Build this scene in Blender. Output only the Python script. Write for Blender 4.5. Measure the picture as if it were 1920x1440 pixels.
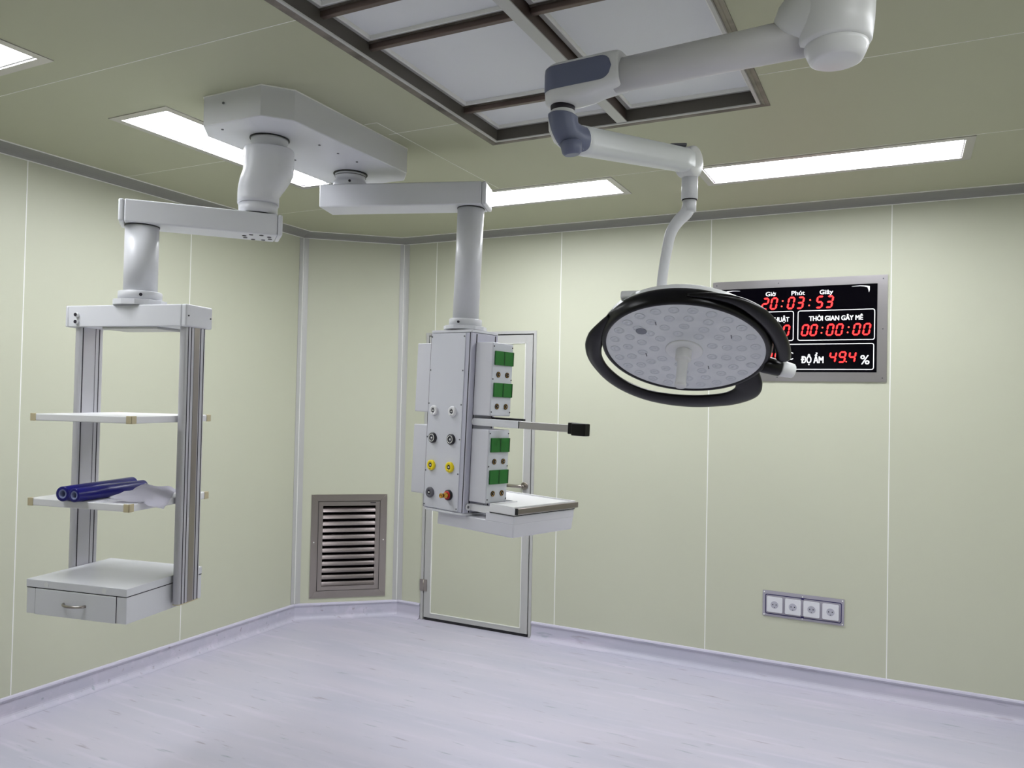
import bpy, bmesh, math, random
from mathutils import Vector, Matrix
random.seed(4)
PI = math.pi
scene = bpy.context.scene
for o in list(bpy.data.objects): bpy.data.objects.remove(o)
COL = scene.collection

# ------------------------------------------------------------------ camera
cam_d = bpy.data.cameras.new('camera'); cam = bpy.data.objects.new('camera', cam_d); COL.objects.link(cam)
cam_d.sensor_fit = 'HORIZONTAL'; cam_d.sensor_width = 36.0; cam_d.lens = 1465.185/1920*36.0
cam_d.clip_start = 0.05; cam_d.clip_end = 60
yaw, pitch, roll = -0.46508, 0.01830, 0.02106
_cy, _sy, _cp, _sp = math.cos(yaw), math.sin(yaw), math.cos(pitch), math.sin(pitch)
_F = Vector((_sy*_cp, _cy*_cp, _sp)); _r0 = Vector((_cy, -_sy, 0)); _u0 = _r0.cross(_F)
_R = math.cos(roll)*_r0 + math.sin(roll)*_u0; _U = -math.sin(roll)*_r0 + math.cos(roll)*_u0
mw = Matrix.Identity(4)
for i in range(3): mw[i][0], mw[i][1], mw[i][2] = _R[i], _U[i], -_F[i]
mw[0][3], mw[1][3], mw[2][3] = 3.890, -4.827, 1.619
cam.matrix_world = mw
scene.camera = cam

# ------------------------------------------------------------------ world, exposure
world = bpy.data.worlds.new('world'); scene.world = world; world.use_nodes = True
world.node_tree.nodes['Background'].inputs[0].default_value = (0.02, 0.02, 0.02, 1)
world.node_tree.nodes['Background'].inputs[1].default_value = 0.0
vs = scene.view_settings
vs.view_transform = 'Standard'; vs.look = 'None'; vs.gamma = 1.0; vs.use_curve_mapping = False
vs.exposure = 1.42
LAMP_STRENGTH = 9.0
LAMP_COLOR = (0.935, 0.955, 1.0)

# ------------------------------------------------------------------ materials
def lin(c):
    return tuple(((v/255.)/12.92 if v/255. <= .04045 else (((v/255.)+.055)/1.055)**2.4) for v in c) + (1,)
def mat(name, rgb, rough=.5, metal=0., spec=.5, emit=None, es=0., noise=None, bump=None, coat=0.):
    m = bpy.data.materials.new(name); m.use_nodes = True
    nt = m.node_tree; b = nt.nodes['Principled BSDF']
    b.inputs['Base Color'].default_value = lin(rgb)
    b.inputs['Roughness'].default_value = rough
    b.inputs['Metallic'].default_value = metal
    b.inputs['Specular IOR Level'].default_value = spec
    b.inputs['Coat Weight'].default_value = coat
    if emit:
        b.inputs['Emission Color'].default_value = emit if len(emit) == 4 else tuple(emit)+(1,)
        b.inputs['Emission Strength'].default_value = es
    if noise:   # (scale, (stretch xyz), rgb2, low, high)
        sc, st, rgb2, lo, hi = noise
        tc = nt.nodes.new('ShaderNodeTexCoord'); mp = nt.nodes.new('ShaderNodeMapping'); mp.inputs['Scale'].default_value = st
        nz = nt.nodes.new('ShaderNodeTexNoise'); nz.inputs['Scale'].default_value = sc; nz.inputs['Detail'].default_value = 5
        rp = nt.nodes.new('ShaderNodeValToRGB'); rp.color_ramp.elements[0].position = lo; rp.color_ramp.elements[1].position = hi
        rp.color_ramp.elements[0].color = lin(rgb); rp.color_ramp.elements[1].color = lin(rgb2)
        nt.links.new(tc.outputs['Object'], mp.inputs[0]); nt.links.new(mp.outputs[0], nz.inputs['Vector'])
        nt.links.new(nz.outputs['Fac'], rp.inputs[0]); nt.links.new(rp.outputs[0], b.inputs['Base Color'])
    if bump:    # (scale, (stretch), strength)
        sc, st, k = bump
        tc = nt.nodes.new('ShaderNodeTexCoord'); mp = nt.nodes.new('ShaderNodeMapping'); mp.inputs['Scale'].default_value = st
        nz = nt.nodes.new('ShaderNodeTexNoise'); nz.inputs['Scale'].default_value = sc; nz.inputs['Detail'].default_value = 3
        bp = nt.nodes.new('ShaderNodeBump'); bp.inputs['Strength'].default_value = k; bp.inputs['Distance'].default_value = .002
        nt.links.new(tc.outputs['Object'], mp.inputs[0]); nt.links.new(mp.outputs[0], nz.inputs['Vector'])
        nt.links.new(nz.outputs['Fac'], bp.inputs['Height']); nt.links.new(bp.outputs[0], b.inputs['Normal'])
    return m

M_wall = mat('wall_panel', (194,196,176), .42, spec=.4, bump=(3, (1,1,1), .05))
M_ceil = mat('ceiling_panel', (178,180,154), .5, spec=.3)  # same panel as the walls, darkened to put the overhead shade into the colour
M_seam = mat('white_sealant', (240,240,236), .5)
M_alu = mat('anodised_trim', (184,184,182), .4, .12)
M_cove = mat('cove_aluminium', (146,146,140), .45, .1)
M_white = mat('white_enamel', (216,217,222), .36)
M_plastic = mat('white_plastic', (222,223,224), .35)
M_whiter = mat('bright_white_laminate', (228,228,230), .35)
M_steel = mat('stainless_steel', (166,159,152), .28, 1., bump=(60, (1,1,.02), .08))
M_brush = mat('brushed_steel', (190,186,190), .3, 1., bump=(80, (.03,1,1), .06))
M_darksteel = mat('weathered_steel', (132,125,117), .42, .7, noise=(9, (1,1,1), (88,82,76), .4, .7))
M_recess = mat('recess_steel', (96,92,86), .5, .3)
M_brown = mat('brown_steel', (104,90,84), .4, .6)
M_black = mat('black_plastic', (6,5,8), .28, spec=.28)
M_softblack = mat('matt_black', (20,19,24), .5)
M_dark = mat('dark_hole', (26,20,34), .6)
M_blue_grey = mat('blue_grey_plastic', (103,109,134), .4)
M_beige = mat('beige_plastic', (196,184,150), .5)
M_green = mat('green_socket_plastic', (20,106,32), .4)
M_brass = mat('brass', (196,150,70), .25, 1.)
M_yellow = mat('yellow_plastic', (238,214,20), .35)
M_red = mat('red_plastic', (190,24,30), .35)
M_greyp = mat('grey_plastic', (98,98,106), .4)
M_navy = mat('navy_line', (38,30,86), .5)
M_vinyl_blue = mat('deep_blue_film', (9,7,112), .32)
M_rollcore = mat('grey_core', (120,128,170), .6)
M_paper = mat('white_paper', (232,230,240), .7)
M_filter = mat('white_filter_cloth', (224,226,228), .8, bump=(250, (1,1,1), .15))
M_lampglass = mat('frosted_lamp_cover', (214,217,219), .34, noise=(14, (1,1,1), (205,208,211), .4, .65))
M_lens = mat('led_lens', (170,174,190), .2)
M_lens_dark = mat('dark_led_lens', (110,114,124), .25)
M_led_red = mat('red_display_segment', (90,0,0), .5, emit=(1.0, .008, .014), es=1.3)
M_led_core = mat('red_display_core', (120,10,8), .5, emit=(1.0, .055, .035), es=1.5)
M_print = mat('white_print', (235,235,240), .5, emit=(1,1,1), es=.12)  # unlit print, with a faint glow added to brighten it
M_panelblack = mat('black_display_glass', (4,3,8), .15, spec=.12)
M_bluefilm = mat('protective_film', (60,50,150), .3)
M_diffuser = mat('lit_diffuser', (255,255,255), .5, emit=LAMP_COLOR, es=LAMP_STRENGTH)

def floor_material(name, along):
    m = bpy.data.materials.new(name); m.use_nodes = True
    nt = m.node_tree; b = nt.nodes['Principled BSDF']; N = nt.nodes.new; L = nt.links.new
    b.inputs['Roughness'].default_value = .38; b.inputs['Specular IOR Level'].default_value = .35
    tc = N('ShaderNodeTexCoord')
    def layer(scale, st, lo, hi, det=4):
        mp = N('ShaderNodeMapping'); mp.inputs['Scale'].default_value = st
        nz = N('ShaderNodeTexNoise'); nz.inputs['Scale'].default_value = scale; nz.inputs['Detail'].default_value = det
        mr = N('ShaderNodeMapRange'); mr.inputs['From Min'].default_value = lo; mr.inputs['From Max'].default_value = hi
        L(tc.outputs['Object'], mp.inputs[0]); L(mp.outputs[0], nz.inputs['Vector']); L(nz.outputs['Fac'], mr.inputs['Value'])
        return mr.outputs[0]
    sx = (.12, 1, 1) if along else (1, 1, 1)
    def mix(a, bcol, f):
        mx = N('ShaderNodeMix'); mx.data_type = 'RGBA'
        L(f, mx.inputs['Factor'])
        if isinstance(a, tuple): mx.inputs['A'].default_value = a
        else: L(a, mx.inputs['A'])
        mx.inputs['B'].default_value = bcol
        return mx.outputs['Result']
    base = mix(lin((197,193,208)), lin((188,187,203)), layer(5, sx, .35, .65))
    base = mix(base, lin((210,203,220)), layer(16, (.10,1,1), .55, .8))
    base = mix(base, lin((160,152,167)), layer(26, (.16,1,1), .645, .74, 5))
    base = mix(base, lin((150,158,170)), layer(34, (.14,1,1), .65, .76, 5))
    L(base, b.inputs['Base Color'])
    return m
M_floor = floor_material('lavender_vinyl', True)
M_base = floor_material('lavender_vinyl_skirting', True)

# ------------------------------------------------------------------ mesh helpers
class MB:
    """collects shapes into one mesh; q maps design space to world"""
    def __init__(s): s.bm = bmesh.new(); s.smooth = []
    def face(s, vs, mi=0, sm=False):
        try: f = s.bm.faces.new(vs)
        except ValueError: return None
        f.material_index = mi; f.smooth = sm; return f
    def box(s, lo, hi, mi=0, bev=0, seg=2, T=None):
        x0,y0,z0 = lo; x1,y1,z1 = hi
        P = [(x0,y0,z0),(x1,y0,z0),(x1,y1,z0),(x0,y1,z0),(x0,y0,z1),(x1,y0,z1),(x1,y1,z1),(x0,y1,z1)]
        v = [s.bm.verts.new(T @ Vector(p) if T else p) for p in P]
        fs = [s.face([v[i] for i in q], mi) for q in ((0,3,2,1),(4,5,6,7),(0,1,5,4),(1,2,6,5),(2,3,7,6),(3,0,4,7))]
        if bev:
            es = list({e for f in fs for e in f.edges})
            r = bmesh.ops.bevel(s.bm, geom=es, offset=bev, offset_type='OFFSET', segments=seg, profile=.5, affect='EDGES', clamp_overlap=True)
            for f in r['faces']: f.material_index = mi; f.smooth = True
        return s
    def prism(s, poly, z0, z1, mi=0, bev=0, T=None, axis='z', seg=2, sm=False):
        def mk(p, h):
            q = {'z': (p[0],p[1],h), 'y': (p[0],h,p[1]), 'x': (h,p[0],p[1])}[axis]
            return s.bm.verts.new(T @ Vector(q) if T else q)
        a = [mk(p, z0) for p in poly]; b = [mk(p, z1) for p in poly]; n = len(poly)
        fs = [s.face(a[::-1], mi), s.face(b, mi)]
        sd = [s.face([a[i],a[(i+1)%n],b[(i+1)%n],b[i]], mi, sm) for i in range(n)]
        if bev:
            es = list({e for f in fs for e in f.edges})
            r = bmesh.ops.bevel(s.bm, geom=es, offset=bev, offset_type='OFFSET', segments=seg, profile=.5, affect='EDGES', clamp_overlap=True)
            for f in r['faces']: f.material_index = mi; f.smooth = True
        return s
    def lathe(s, prof, n=40, mi=0, T=None, cap=True, sm=True, mis=None):
        """prof: (radius, height) pairs about local z"""
        rings = []
        for r, h in prof:
            rings.append([s.bm.verts.new((T @ Vector((r*math.cos(2*PI*k/n), r*math.sin(2*PI*k/n), h))) if T else (r*math.cos(2*PI*k/n), r*math.sin(2*PI*k/n), h)) for k in range(n)])
        for i in range(len(rings)-1):
            m_ = mis[i] if mis else mi
            for k in range(n): s.face([rings[i][k], rings[i][(k+1)%n], rings[i+1][(k+1)%n], rings[i+1][k]], m_, sm)
        if cap:
            s.face(rings[0][::-1], mis[0] if mis else mi); s.face(rings[-1], mis[-1] if mis else mi)
        return s
    def cyl(s, p0, p1, r0, r1=None, n=28, mi=0, bev=0):
        p0 = Vector(p0); p1 = Vector(p1); r1 = r0 if r1 is None else r1
        L = (p1-p0).length; T = frame(p0, p1-p0)
        if bev: prof = [(r0-bev, 0), (r0, bev), (r1, L-bev), (r1-bev, L)]
        else: prof = [(r0, 0), (r1, L)]
        return s.lathe(prof, n, mi, T)
    def tube(s, path, rad, n=16, mi=0, cap=True, up=None, flat=None, ang=None):
        """swept tube; rad scalar, list, or list of (a,b); up keeps ellipse orientation; ang=(a0,a1) sweeps only part of the ring"""
        path = [Vector(p) for p in path]; N = len(path); rings = []
        pu = Vector(up) if up else None
        for i, p in enumerate(path):
            t = (path[min(i+1,N-1)] - path[max(i-1,0)]).normalized()
            if up: x = pu - t*pu.dot(t)
            else:
                if i == 0: x = Vector((0,0,1)) if abs(t.z) < .9 else Vector((1,0,0)); x = x - t*x.dot(t)
                else: x = prev - t*prev.dot(t)
            x.normalize(); prev = x; y = t.cross(x)
            r = rad[i] if isinstance(rad, list) else rad
            a, b = r if isinstance(r, tuple) else (r, r)
            if ang: ks = [ang[0] + (ang[1]-ang[0])*k/(n-1) for k in range(n)]
            else: ks = [2*PI*k/n for k in range(n)]
            rings.append([s.bm.verts.new(p + x*a*math.cos(k) + y*b*math.sin(k)) for k in ks])
        for i in range(N-1):
            for k in range(n if not ang else n-1):
                s.face([rings[i][k], rings[i][(k+1)%n], rings[i+1][(k+1)%n], rings[i+1][k]], mi, True)
        if cap and not ang: s.face(rings[0][::-1], mi, False); s.face(rings[-1], mi, False)
        return s
    def sweep(s, path, prof, mi=0, closed_prof=True, mis=None, sm=False, cap=True, dirs=None):
        """path: xy points; prof: (offset to the left of travel, z). mitred"""
        n = len(path); rings = []
        for i in range(n):
            p = Vector(path[i])
            d0 = (Vector(path[i])-Vector(path[i-1])).normalized() if i > 0 else None
            d1 = (Vector(path[i+1])-Vector(path[i])).normalized() if i < n-1 else None
            if dirs and i in dirs: m = Vector(dirs[i])
            else:
                d0 = d0 or d1; d1 = d1 or d0
                n0 = Vector((-d0.y, d0.x)); n1 = Vector((-d1.y, d1.x)); m = (n0+n1); m = m/(m.dot(n0))
            rings.append([s.bm.verts.new((p.x+m.x*o, p.y+m.y*o, z)) for o, z in prof])
        k = len(prof); kk = k if closed_prof else k-1
        for i in range(n-1):
            for j in range(kk):
                s.face([rings[i][j], rings[i][(j+1)%k], rings[i+1][(j+1)%k], rings[i+1][j]], mis[j] if mis else mi, sm)
        if cap and closed_prof: s.face(rings[0][::-1], mi); s.face(rings[-1], mi)
        return s

def frame(o, zdir, xhint=None):
    z = Vector(zdir).normalized()
    x = Vector(xhint) if xhint else (Vector((0,0,1)) if abs(z.z) < .9 else Vector((1,0,0)))
    x = (x - z*x.dot(z)).normalized(); y = z.cross(x)
    m = Matrix.Identity(4)
    for i in range(3): m[i][0], m[i][1], m[i][2], m[i][3] = x[i], y[i], z[i], Vector(o)[i]
    return m

WM = {}   # world matrix of every object built here
def obj(name, mb, mats, parent=None, Q=None, W=None, label=None):
    """link mb as ONE object. Q: design space -> world; W: the object's own world matrix"""
    bm = mb.bm
    bmesh.ops.recalc_face_normals(bm, faces=bm.faces)
    Q = Q or Matrix.Identity(4)
    if W is None: W = WM[parent] if parent else Matrix.Identity(4)
    bm.transform(W.inverted() @ Q)
    me = bpy.data.meshes.new(name); bm.to_mesh(me); bm.free()
    for m in (mats if isinstance(mats, (list, tuple)) else [mats]): me.materials.append(m)
    o = bpy.data.objects.new(name, me); COL.objects.link(o)
    if parent: o.parent = parent; o.matrix_basis = WM[parent].inverted() @ W
    else: o.matrix_basis = W
    WM[o] = W
    if label: o['label'] = label
    return o
def thing(name, label, cat, W, group=None):
    if not isinstance(W, Matrix): W = Matrix.Translation(W)
    e = bpy.data.objects.new(name, None); COL.objects.link(e); e.matrix_basis = W; WM[e] = W
    e.empty_display_size = .1
    e['label'] = label; e['category'] = cat
    if group: e['group'] = group
    return e
def tag(o, label, cat, group=None):
    o['label'] = label; o['category'] = cat
    if group: o['group'] = group
    return o
def struct(o, label=None):
    o['kind'] = 'structure'
    if label: o['label'] = label
    return o
def kids(o): return [c for c in WM if c.parent == o]
def dup(root, W, label, group=None):
    r = root.copy(); COL.objects.link(r); r.matrix_basis = W; r['label'] = label; WM[r] = W
    if group: r['group'] = group
    for ch in kids(root):
        c = ch.copy(); COL.objects.link(c); c.parent = r
        for g in kids(ch):
            d = g.copy(); COL.objects.link(d); d.parent = c
    return r

def slab(mb, u, v, holes, mapf, mi=0):
    """rectangular plate u x v with rectangular holes; mapf(u,v,w) -> point, w 0 front, 1 back"""
    us = sorted(set([u[0],u[1]] + [h[0] for h in holes] + [h[1] for h in holes]))
    vs_ = sorted(set([v[0],v[1]] + [h[2] for h in holes] + [h[3] for h in holes]))
    def solid(i, j):
        if i < 0 or j < 0 or i >= len(us)-1 or j >= len(vs_)-1: return False
        cu, cv = (us[i]+us[i+1])/2, (vs_[j]+vs_[j+1])/2
        return not any(h[0] < cu < h[1] and h[2] < cv < h[3] for h in holes)
    vd = {}
    def V(i, j, w):
        if (i,j,w) not in vd: vd[(i,j,w)] = mb.bm.verts.new(mapf(us[i], vs_[j], w))
        return vd[(i,j,w)]
    for i in range(len(us)-1):
        for j in range(len(vs_)-1):
            if not solid(i,j): continue
            mb.face([V(i,j,0),V(i+1,j,0),V(i+1,j+1,0),V(i,j+1,0)], mi)
            mb.face([V(i,j,1),V(i,j+1,1),V(i+1,j+1,1),V(i+1,j,1)], mi)
            for (di,dj,a,b) in ((-1,0,(i,j),(i,j+1)),(1,0,(i+1,j),(i+1,j+1)),(0,-1,(i,j),(i+1,j)),(0,1,(i,j+1),(i+1,j+1))):
                if not solid(i+di,j+dj): mb.face([V(*a,0),V(*b,0),V(*b,1),V(*a,1)], mi)

def rrect(x0, x1, y0, y1, r, n=5):
    pts = []
    for cx, cy, a in ((x1-r,y1-r,0),(x0+r,y1-r,90),(x0+r,y0+r,180),(x1-r,y0+r,270)):
        for k in range(n+1):
            t = math.radians(a + 90*k/n); pts.append((cx+r*math.cos(t), cy+r*math.sin(t)))
    return pts
def ring_plate(mb, outer, inner, z0, z1, mi=0, T=None, axis='z'):
    def mk(p, h):
        q = {'z': (p[0],p[1],h), 'y': (p[0],h,p[1]), 'x': (h,p[0],p[1])}[axis]
        return mb.bm.verts.new(T @ Vector(q) if T else q)
    n = len(outer)
    o0 = [mk(p,z0) for p in outer]; o1 = [mk(p,z1) for p in outer]; i0 = [mk(p,z0) for p in inner]; i1 = [mk(p,z1) for p in inner]
    for k in range(n):
        l = (k+1) % n
        mb.face([o0[k],o0[l],i0[l],i0[k]], mi); mb.face([o1[k],i1[k],i1[l],o1[l]], mi)
        mb.face([o0[k],o1[k],o1[l],o0[l]], mi); mb.face([i0[k],i0[l],i1[l],i1[k]], mi)
def rect(x0,x1,y0,y1): return [(x0,y0),(x1,y0),(x1,y1),(x0,y1)]

# ------------------------------------------------------------------ the room
H = 2.778; RX = 5.6; RY = -5.8; TH = .06
ZB, ZC, COV = .115, 2.747, .11
CL = Vector((0, -.481)); CR = Vector((.557, 0))          # ends of the corner wall
cd = (CR-CL).normalized(); CLEN = (CR-CL).length; cn = Vector((cd.y, -cd.x))     # cn points into the room

LW, LL = .352, 1.21
lights = [('A', .841, 1.193, -2.647, -1.437), ('D', .841, 1.193, -4.324, -3.114),
          ('B', 1.31, 2.52, -1.008, -.650), ('C', 2.945, 4.155, -1.005, -.647),
          ('E', 4.42, 4.772, -2.647, -1.437), ('F', 4.42, 4.772, -4.324, -3.114),
          ('G', 1.31, 2.52, -5.152, -4.79), ('I', 2.945, 4.155, -5.152, -4.79)]
HX0, HX1, HY0, HY1 = 2.194, 3.415, -4.10, -1.695

# ceiling, with the openings for the lights and the filter housing
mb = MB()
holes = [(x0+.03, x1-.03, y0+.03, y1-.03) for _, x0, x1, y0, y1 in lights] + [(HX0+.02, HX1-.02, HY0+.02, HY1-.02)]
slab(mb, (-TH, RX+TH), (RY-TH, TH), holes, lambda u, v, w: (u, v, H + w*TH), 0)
def cstrip(x0, x1, y0, y1): mb.box((x0, y0, H-.0006), (x1, y1, H+.001), 1)
S = .0014
for y in (-1.015, -2.0, -2.99, -3.98, -4.97):
    segs = [(0.02, RX-.02)]
    cuts = [(x0, x1) for _, x0, x1, y0, y1 in lights if y0-.0 < y < y1+.0] + ([(HX0, HX1)] if HY0 < y < HY1 else [])
    if y == -2.0: cuts.append((1.34, 1.83))
    for a, b in sorted(cuts):
        l0, l1 = segs.pop(); segs += [(l0, a-.003), (b+.003, l1)]
    for a, b in segs: cstrip(a, b, y-S, y+S)
cstrip(1.60+.21, 1.876, -2.145-S, -2.145+S); cstrip(1.876-S, 1.876+S, -2.145, -1.03)
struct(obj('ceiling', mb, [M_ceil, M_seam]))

# floor
mb = MB(); slab(mb, (-TH, RX+TH), (RY-TH, TH), [], lambda u, v, w: (u, v, -w*TH), 0)
struct(obj('floor', mb, M_floor))

# walls: sandwich panels with sealed joints
def wall(name, p0, p1, holes, seams, seam_breaks=None):
    """front face on the line p0->p1, room to the right of travel"""
    p0 = Vector(p0); p1 = Vector(p1); d = (p1-p0).normalized(); L = (p1-p0).length; nrm = Vector((d.y, -d.x))
    mb = MB()
    mp = lambda u, v, w: (p0.x+d.x*u-nrm.x*w*TH, p0.y+d.y*u-nrm.y*w*TH, v)
    slab(mb, (0, L), (0, H), holes, mp, 0)
    for u in seams:
        z0 = ZB
        if seam_breaks and u in seam_breaks: z0 = seam_breaks[u]
        pts = [mp(u-.0026, z, w) for z in (z0, ZC) for w in (-.012, .01)] + [mp(u+.0026, z, w) for z in (z0, ZC) for w in (-.012, .01)]
        v = [mb.bm.verts.new(p) for p in pts]
        mb.face([v[0],v[4],v[6],v[2]], 1); mb.face([v[0],v[1],v[3],v[2]][::-1], 1); mb.face([v[4],v[5],v[7],v[6]], 1)
    return struct(obj(name, mb, [M_wall, M_seam]))
DX0, DX1, DZ = .761, 1.650, 2.084
wall('wall_left', (0, RY), CL, [], [abs(RY)-3.471-1, abs(RY)-3.471, abs(RY)-2.471, abs(RY)-1.471])
wall('wall_corner', CL, CR, [(.135, .615, .175, .865)], [])
wall('wall_back', CR, (RX, 0), [(DX0+.012-CR.x, DX1-.012-CR.x, 0, DZ-.012)], [.834-CR.x, 1.82-CR.x, 2.82-CR.x, 3.82-CR.x, 4.82-CR.x], {.834-CR.x: DZ})
wall('wall_right', (RX, 0), (RX, RY), [], [1,2,3,4,5])
wall('wall_front', (RX, RY), (0, RY), [], [1,2,3,4,5])

# ceiling cove trim and skirting (path travels with the room on its left)
cove = [(0, ZC)] + [(.0 + COV*(1-math.cos(t)), ZC + (H-ZC)*math.sin(t)) for t in [PI/2*k/6 for k in range(1, 7)]]
def cove_prof():
    pr = [(.0, H-.0002), (.0, ZC-.004), (.004, ZC-.004), (.004, ZC)]
    for k in range(1, 7):
        t = PI/2*k/6; pr.append((.004 + (COV-.008)*(1-math.cos(t)), ZC + (H-.005-ZC)*math.sin(t)))
    pr += [(COV, H-.005), (COV, H-.0002)]
    mis = [0, 1, 1] + [0]*(len(pr)-3); mis[-3] = 1; mis[-2] = 1
    return pr, mis
pr, mis = cove_prof()
room = [(0, RY), tuple(CL), tuple(CR), (RX, 0), (RX, RY)]
rm = room[:]        # clockwise travel: the room is on the right, so negate offsets
prn = [(-o, z) for o, z in pr]
def mitre(i, pts):
    p = [Vector(q) for q in pts]; n = len(p)
    d0 = (p[i]-p[(i-1) % n]).normalized(); d1 = (p[(i+1) % n]-p[i]).normalized()
    n0 = Vector((-d0.y, d0.x)); n1 = Vector((-d1.y, d1.x)); m = n0+n1; return m/m.dot(n0)
names = ['left', 'corner', 'back', 'right', 'front']
for i, nm in enumerate(names):
    mb = MB(); j = (i+1) % 5
    mb.sweep([room[i], room[j]], prn, mis=mis, dirs={0: mitre(i, room), 1: mitre(j, room)})
    struct(obj('trim_%d' % (i+1), mb, [M_cove, M_seam], label='grey coved aluminium strip where the wall meets the ceiling'))
def base_prof():
    pr = [(0, 0.0002), (0, ZB), (.006, ZB), (.011, ZB-.003), (.013, ZB-.012), (.010, ZB-.022), (.006, ZB-.024)]
    for k in range(0, 7):
        t = PI/2*k/6; pr.append((.006 + .034*(1-math.cos(t)), .035 - .034*math.sin(t)))
    pr.append((.040, .0002)); return [(-o, z) for o, z in pr]
bp = base_prof()
bm_mis = [1 if 1 <= k <= 3 else 0 for k in range(len(bp))]
for i, nm in enumerate(names):
    mb = MB(); j = (i+1) % 5
    if nm == 'back':
        mb.sweep([room[i], (DX0-.004, 0)], bp, mis=bm_mis, dirs={0: mitre(i, room)})
        mb.sweep([(DX1+.004, 0), room[j]], bp, mis=bm_mis, dirs={1: mitre(j, room)})
    else:
        mb.sweep([room[i], room[j]], bp, mis=bm_mis, dirs={0: mitre(i, room), 1: mitre(j, room)})
    struct(obj('baseboard_'+nm, mb, [M_base, mat('skirting_cap_'+nm, (206,203,220), .35)]))
# vertical corner trims
def corner_trim(k, p, da, db, w=.038):
    p = Vector(p); pa = p + Vector(da)*w; pb = p + Vector(db)*w
    inn = -(Vector(da)+Vector(db)).normalized()  # towards outside; curve bulges to the room side
    mid = p*.55 + (pa+pb)*.225
    mb = MB(); n = 7; pts = []
    for a in range(n+1):
        t = a/n; q = (1-t)**2*pa + 2*t*(1-t)*(p*.6+(pa+pb)*.2) + t*t*pb; pts.append(q)
    room_dir = ((pa+pb)/2 - p).normalized()
    front = [(q.x+room_dir.x*.003, q.y+room_dir.y*.003) for q in pts]
    back = [(q.x, q.y) for q in (pb, p, pa)]
    mb.prism(front + back, ZB+.001, ZC-.004, 0)
    c = pts[n//2] + room_dir*.004
    mb.box((c.x-.002, c.y-.002, ZB+.001), (c.x+.002, c.y+.002, ZC-.004), 1)
    struct(obj('trim_%d' % k, mb, [M_alu, M_seam], label='upright aluminium strip in the wall corner'))
corner_trim(6, CL, (0,-1), tuple(cd)); corner_trim(7, CR, tuple(-cd), (1,0))

# door
W = Matrix.Translation((DX0, 0, 0))
door = thing('door_1', 'pale green flush door with aluminium edging behind the white service column', 'door', W); door['kind'] = 'structure'
mb = MB()
for lo, hi in (((DX0, -.006, .0), (DX0+.022, .05, DZ)), ((DX1-.020, -.006, .0), (DX1, .05, DZ)), ((DX0+.022, -.006, DZ-.020), (DX1-.020, .05, DZ))): mb.box(lo, hi, 0, .001)
mb.box((DX0+.022, .048, .0), (DX1-.020, .052, DZ-.02), 1)
obj('door_frame', mb, [M_alu, M_dark], door)
lx0, lx1, lz0, lz1 = DX0+.028, DX1-.028, .021, DZ-.028
ix0, ix1, iz0, iz1 = lx0+.055, lx1-.052, lz0+.032, lz1-.055
mb = MB(); mb.box((ix0-.002, .0, iz0-.002), (ix1+.002, .034, iz1+.002))
leaf = obj('door_leaf', mb, M_wall, door)
mb = MB()
for lo, hi in (((lx0, -.004, lz0), (ix0, .038, lz1)), ((ix1, -.004, lz0), (lx1, .038, lz1)), ((ix0, -.004, lz0), (ix1, .038, iz0)), ((ix0, -.004, iz1), (ix1, .038, lz1))): mb.box(lo, hi, 0, .0015)
for lo, hi in (((ix0, -.006, iz0), (ix0+.005, .0, iz1)), ((ix1-.004, -.006, iz0), (ix1, .0, iz1)), ((ix0, -.006, iz0), (ix1, .0, iz0+.005)), ((ix0, -.006, iz1-.004), (ix1, .0, iz1))): mb.box(lo, hi, 1)
obj('leaf_edging', mb, [M_alu, M_seam], leaf)
mb = MB(); mb.box((lx0+.004, .002, .001), (lx1-.002, .03, .022)); obj('bottom_seal', mb, M_softblack, leaf)
hx, hz = 1.583, 1.023
mb = MB(); mb.cyl((hx, -.004, hz), (hx, -.014, hz), .027, bev=.003); mb.cyl((hx, -.012, hz), (hx, -.052, hz), .0095)
mb.tube([(hx+.004, -.052, hz), (hx-.02, -.054, hz), (hx-.07, -.054, hz), (hx-.125, -.05, hz)], [(.011,.008)]*4, n=14, up=(0,0,1))
obj('door_handle', mb, M_steel, leaf)
for z in (.25, 1.05, 1.85):
    mb = MB(); hxx = DX0+.025
    mb.box((hxx-.03, -.0095, z-.042), (hxx-.003, -.0055, z+.042), 0); mb.box((hxx+.003, -.0095, z-.042), (hxx+.03, -.0055, z+.042), 0)
    mb.cyl((hxx, -.008, z-.042), (hxx, -.008, z+.042), .004, n=12); obj('hinge', mb, M_steel, door)

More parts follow.
